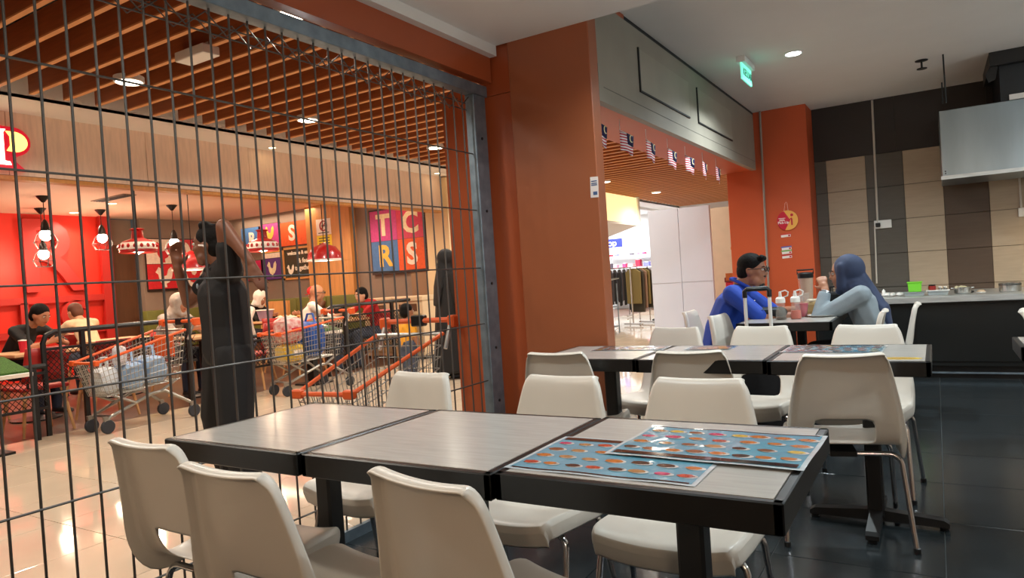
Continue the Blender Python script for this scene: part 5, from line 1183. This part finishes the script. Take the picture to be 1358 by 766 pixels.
t = thing('plate', 'pale plate between the pink drink and the woman', 'plate', (-.72, 5.42, .7505)); G().lathe([(.05, 0), (.095, .012), (.098, .014), (.05, .004), (.0001, .004)], n=24).build('plate_body', m_white, t, smooth=True); G().ell((0, 0, .01), (.05, .04, .014), 2).build('food', foods[6], t, smooth=True)
t = thing('luggage', 'trolley case with two white pull-up poles and a black handle behind the second row', 'luggage', (-1.0, 4.66, 0), R(10))
G().b2((-.17, -.12, .06), (.17, .12, .56)).build('case', m_blk, t, bev=.03, seg=2)
for sx in (-1, 1):
    G().tube([(sx * .075, 0, .56), (sx * .075, 0, .955)], .0115, 8).build('pole', m_white, t)
    G().lathe([(.03, -.015), (.035, 0), (.03, .015)], n=14).build('wheel', m_rub, t, loc=(sx * .13, .08, .035)).rotation_euler = (0, R(90), 0)
G().tube([(-.075, 0, .945), (-.075, 0, .985), (-.06, 0, 1.0), (.06, 0, 1.0), (.075, 0, .985), (.075, 0, .945)], .016, 8).build('grip', m_black, t, smooth=True)

# restaurant customers and passers-by, smaller in the picture
def sit(lean=.1, head_drop=0., arms=.75):
    return dict(hip=(0, -.04, .54), waist=(0, -.01, .69), chest=(0, .03 + lean * .5, .88), neck=(0, .05 + lean, 1.03 - head_drop * .4), head=(0, .09 + lean * 1.35, 1.15 - head_drop),
                shR=(.18, .04 + lean * .8, .97 - head_drop * .3), elR=(.23, .25 + lean, .77), wrR=(.08, .42 + lean * .6, arms + .06), shL=(-.18, .04 + lean * .8, .97 - head_drop * .3), elL=(-.23, .25 + lean, .77), wrL=(-.08, .42 + lean * .6, arms + .06),
                hpR=(.09, .02, .50), knR=(.12, .42, .50), anR=(.12, .40, .075), hpL=(-.09, .02, .50), knL=(-.12, .42, .50), anL=(-.12, .40, .075))
m_creamc = mat('cream_cloth', (226, 196, 160), .8, var=.06); m_greys = mat('grey_scarf', (170, 160, 150), .8, var=.2, scale=14); m_whitec = mat('white_cloth', (232, 224, 214), .8); m_redc = mat('red_cloth', (186, 26, 30), .7); m_yelc = mat('yellow_cloth', (226, 160, 40), .75, var=.1); m_jean = mat('jeans', (70, 80, 100), .8)
V2 = .016
J2 = sit(.22, .04); person('man in black shirt leaning over the pale table before the red wall', (-8.92, 3.72, 0), R(-70), J2, 'tan', V2, 1.1, 1., m_blk, .9, m_navyc, m_blks, 'short', (-20, 0, 0), 1.05, None, True)
J3 = sit(.12, .04); person('person with short brown hair in cream top facing away before the red wall', (-9.5, 4.85, 0), R(100), J3, 'light', V2, 1.05, 1., m_creamc, .9, m_jean, m_blks, 'short', (-12, 0, 0), 1., None, True, mat('brown_hair', (96, 54, 36), .6))
J4 = sit(.12, .02); p4, b4, R4 = person('person in grey mottled headscarf seated behind the full trolley', (-8.35, 5.2, 0), R(-80), J4, 'tan', V2, 1.05, 1., m_greys, 1.8, m_navyc, m_blks, None, (-10, 0, 0), 1., None, True); scarf(p4, J4['head'], R4, 1.05, J4['neck'], J4['chest'], m_greys, .012)
J5 = sit(.06); p5, b5, R5 = person('bald man with glasses in a white shirt seated behind the mesh rail', (-7.75, 6.95, 0), R(-38), J5, 'tan', V2, 1.12, 1., m_whitec, .9, m_jean, m_blks, None, (-4, 0, -10), 1.05, None, True)
q5 = lambda x, y, z: V(J5['head']) + R5 @ (V((x, y, z)) * 1.05)
g = G()
for sx in (-1, 1): g.tube([q5(sx * .032 + .024 * math.cos(a), .104, .010 + .017 * math.sin(a)) for a in [2 * PI * k / 12 for k in range(12)]], .0035, 5, closed=True).tube([q5(sx * .055, .103, .014), q5(sx * .08, -.01, .008)], .003, 5)
g.build('glasses', m_black, b5)
J6 = sit(.10, .08); person('boy in red shirt seated across from the bald man', (-7.40, 8.0, 0), R(165), J6, 'light', V2, .9, 1., m_redc, .8, m_jean, m_blks, 'short', (-8, 0, 0), 1., None, True)
J7 = sit(.06, .02); p7, b7, R7 = person('person wearing a red cap seated low against the olive bench', (-9.35, 8.75, 0), R(170), J7, 'tan', .02, 1., 1., m_brown, .9, m_jean, m_blks, 'short', (-15, 0, 30), 1., None, True)
q7 = lambda x, y, z: V(J7['head']) + R7 @ (V((x, y, z)) * 1.0)
remesh('red_cap', [[[q7(p.x * .088, p.y * .104 - .008, p.z * .075 + .068) for p in ico(3)[0]], ico(3)[1]], ((q7(-.04, .10, .05), (.03, .03, .008)), (q7(.04, .15, .04), (.03, .03, .008)), 1)], .01, m_redc, p7)
J8 = sit(.16, .03); p8, b8, R8 = person('person in a white head covering bent over the long table', (-10.3, 7.9, 0), R(-75), J8, 'tan', .02, 1.05, 1., m_blk, 1.8, m_navyc, m_blks, None, (-25, 0, 0), 1.05, None, True); scarf(p8, J8['head'], R8, 1.08, J8['neck'], J8['chest'], m_whitec, .015, cape=False)
J9 = sit(.05); p9, b9, R9 = person('person in white seated half hidden left of the standing man', (-8.55, 6.5, 0), R(-160), J9, 'light', .02, 1.05, 1., m_whitec, .9, m_jean, m_blks, 'short', (0, 0, 0), 1., None, True)

# woman in black robe seen from behind, with a toddler
Js = dict(hip=(0, 0, .84), waist=(0, 0, 1.0), chest=(0, .0, 1.18), neck=(0, .0, 1.33), head=(0, .02, 1.45), shR=(.17, 0, 1.27), elR=(.23, .05, 1.02), wrR=(.16, .2, .9), shL=(-.17, 0, 1.27), elL=(-.23, .05, 1.02), wrL=(-.16, .2, .9),
          hpR=(.08, 0, .82), knR=(.1, .02, .46), anR=(.1, -.02, .075), hpL=(-.08, 0, .82), knL=(-.1, .02, .46), anL=(-.1, -.02, .075))
pz_, bz_, Rz_ = person('woman in long black robe and veil standing with her back turned by the bins', (-5.15, 6.9, 0), R(-30), Js, 'tan', V2, 1.1, 1., m_blk, 1.9, None, m_blks, None, (0, 0, 0), 1.02, None, True)
scarf(pz_, Js['head'], Rz_, 1.06, Js['neck'], Js['chest'], m_blk, .012)
remesh('robe', [((V((0, 0, 1.20)), (.19, .14, .12)), (V((0, -.01, .80)), (.21, .17, .1)), 2), ((V((0, -.01, .80)), (.21, .17, .1)), (V((0, -.02, .10)), (.27, .22, .05)), 2), ((V((-.17, 0, 1.25)), .08), (V((-.26, .05, .95)), .09), 2), ((V((.17, 0, 1.25)), .08), (V((.26, .05, .95)), .09), 2)], .014, m_blk, pz_)
def scaled(Jd, s): return {k: V(v) * s for k, v in Jd.items()}
Jk = scaled(dict(hip=(0, 0, .84), waist=(0, 0, 1.0), chest=(0, .0, 1.14), neck=(0, .0, 1.30), head=(0, .02, 1.52), shR=(.20, 0, 1.24), elR=(.27, .02, .98), wrR=(.27, .12, .78), shL=(-.20, 0, 1.24), elL=(-.27, .02, .98), wrL=(-.27, .12, .78),
          hpR=(.12, 0, .80), knR=(.13, .02, .42), anR=(.13, -.02, .12), hpL=(-.12, 0, .80), knL=(-.13, .02, .42), anL=(-.13, -.02, .12)), .56)
person('toddler in yellow top standing beyond the empty trolley with back turned', (-5.55, 6.55, 0), R(-20), Jk, 'tan', .012, .80, .6, m_yelc, .8, m_jean, m_blks, 'short', (0, 0, 0), .85, None, True)
# shopper far in the shop
pp, bp_, Rp_ = person('far shopper in pink headscarf and pale top beside the clothes racks', (-5.38, 15.2, 0), R(80), Js, 'light', .022, 1.05, 1., mat('pale_pink_cloth', (226, 196, 196), .8), 1.9, mat('pale_jeans', (150, 160, 170), .8), m_blks, None, (0, 0, 20), 1., None, True)
scarf(pp, Js['head'], Rp_, 1.05, Js['neck'], Js['chest'], mat('mauve_scarf', (150, 84, 104), .8), .016)
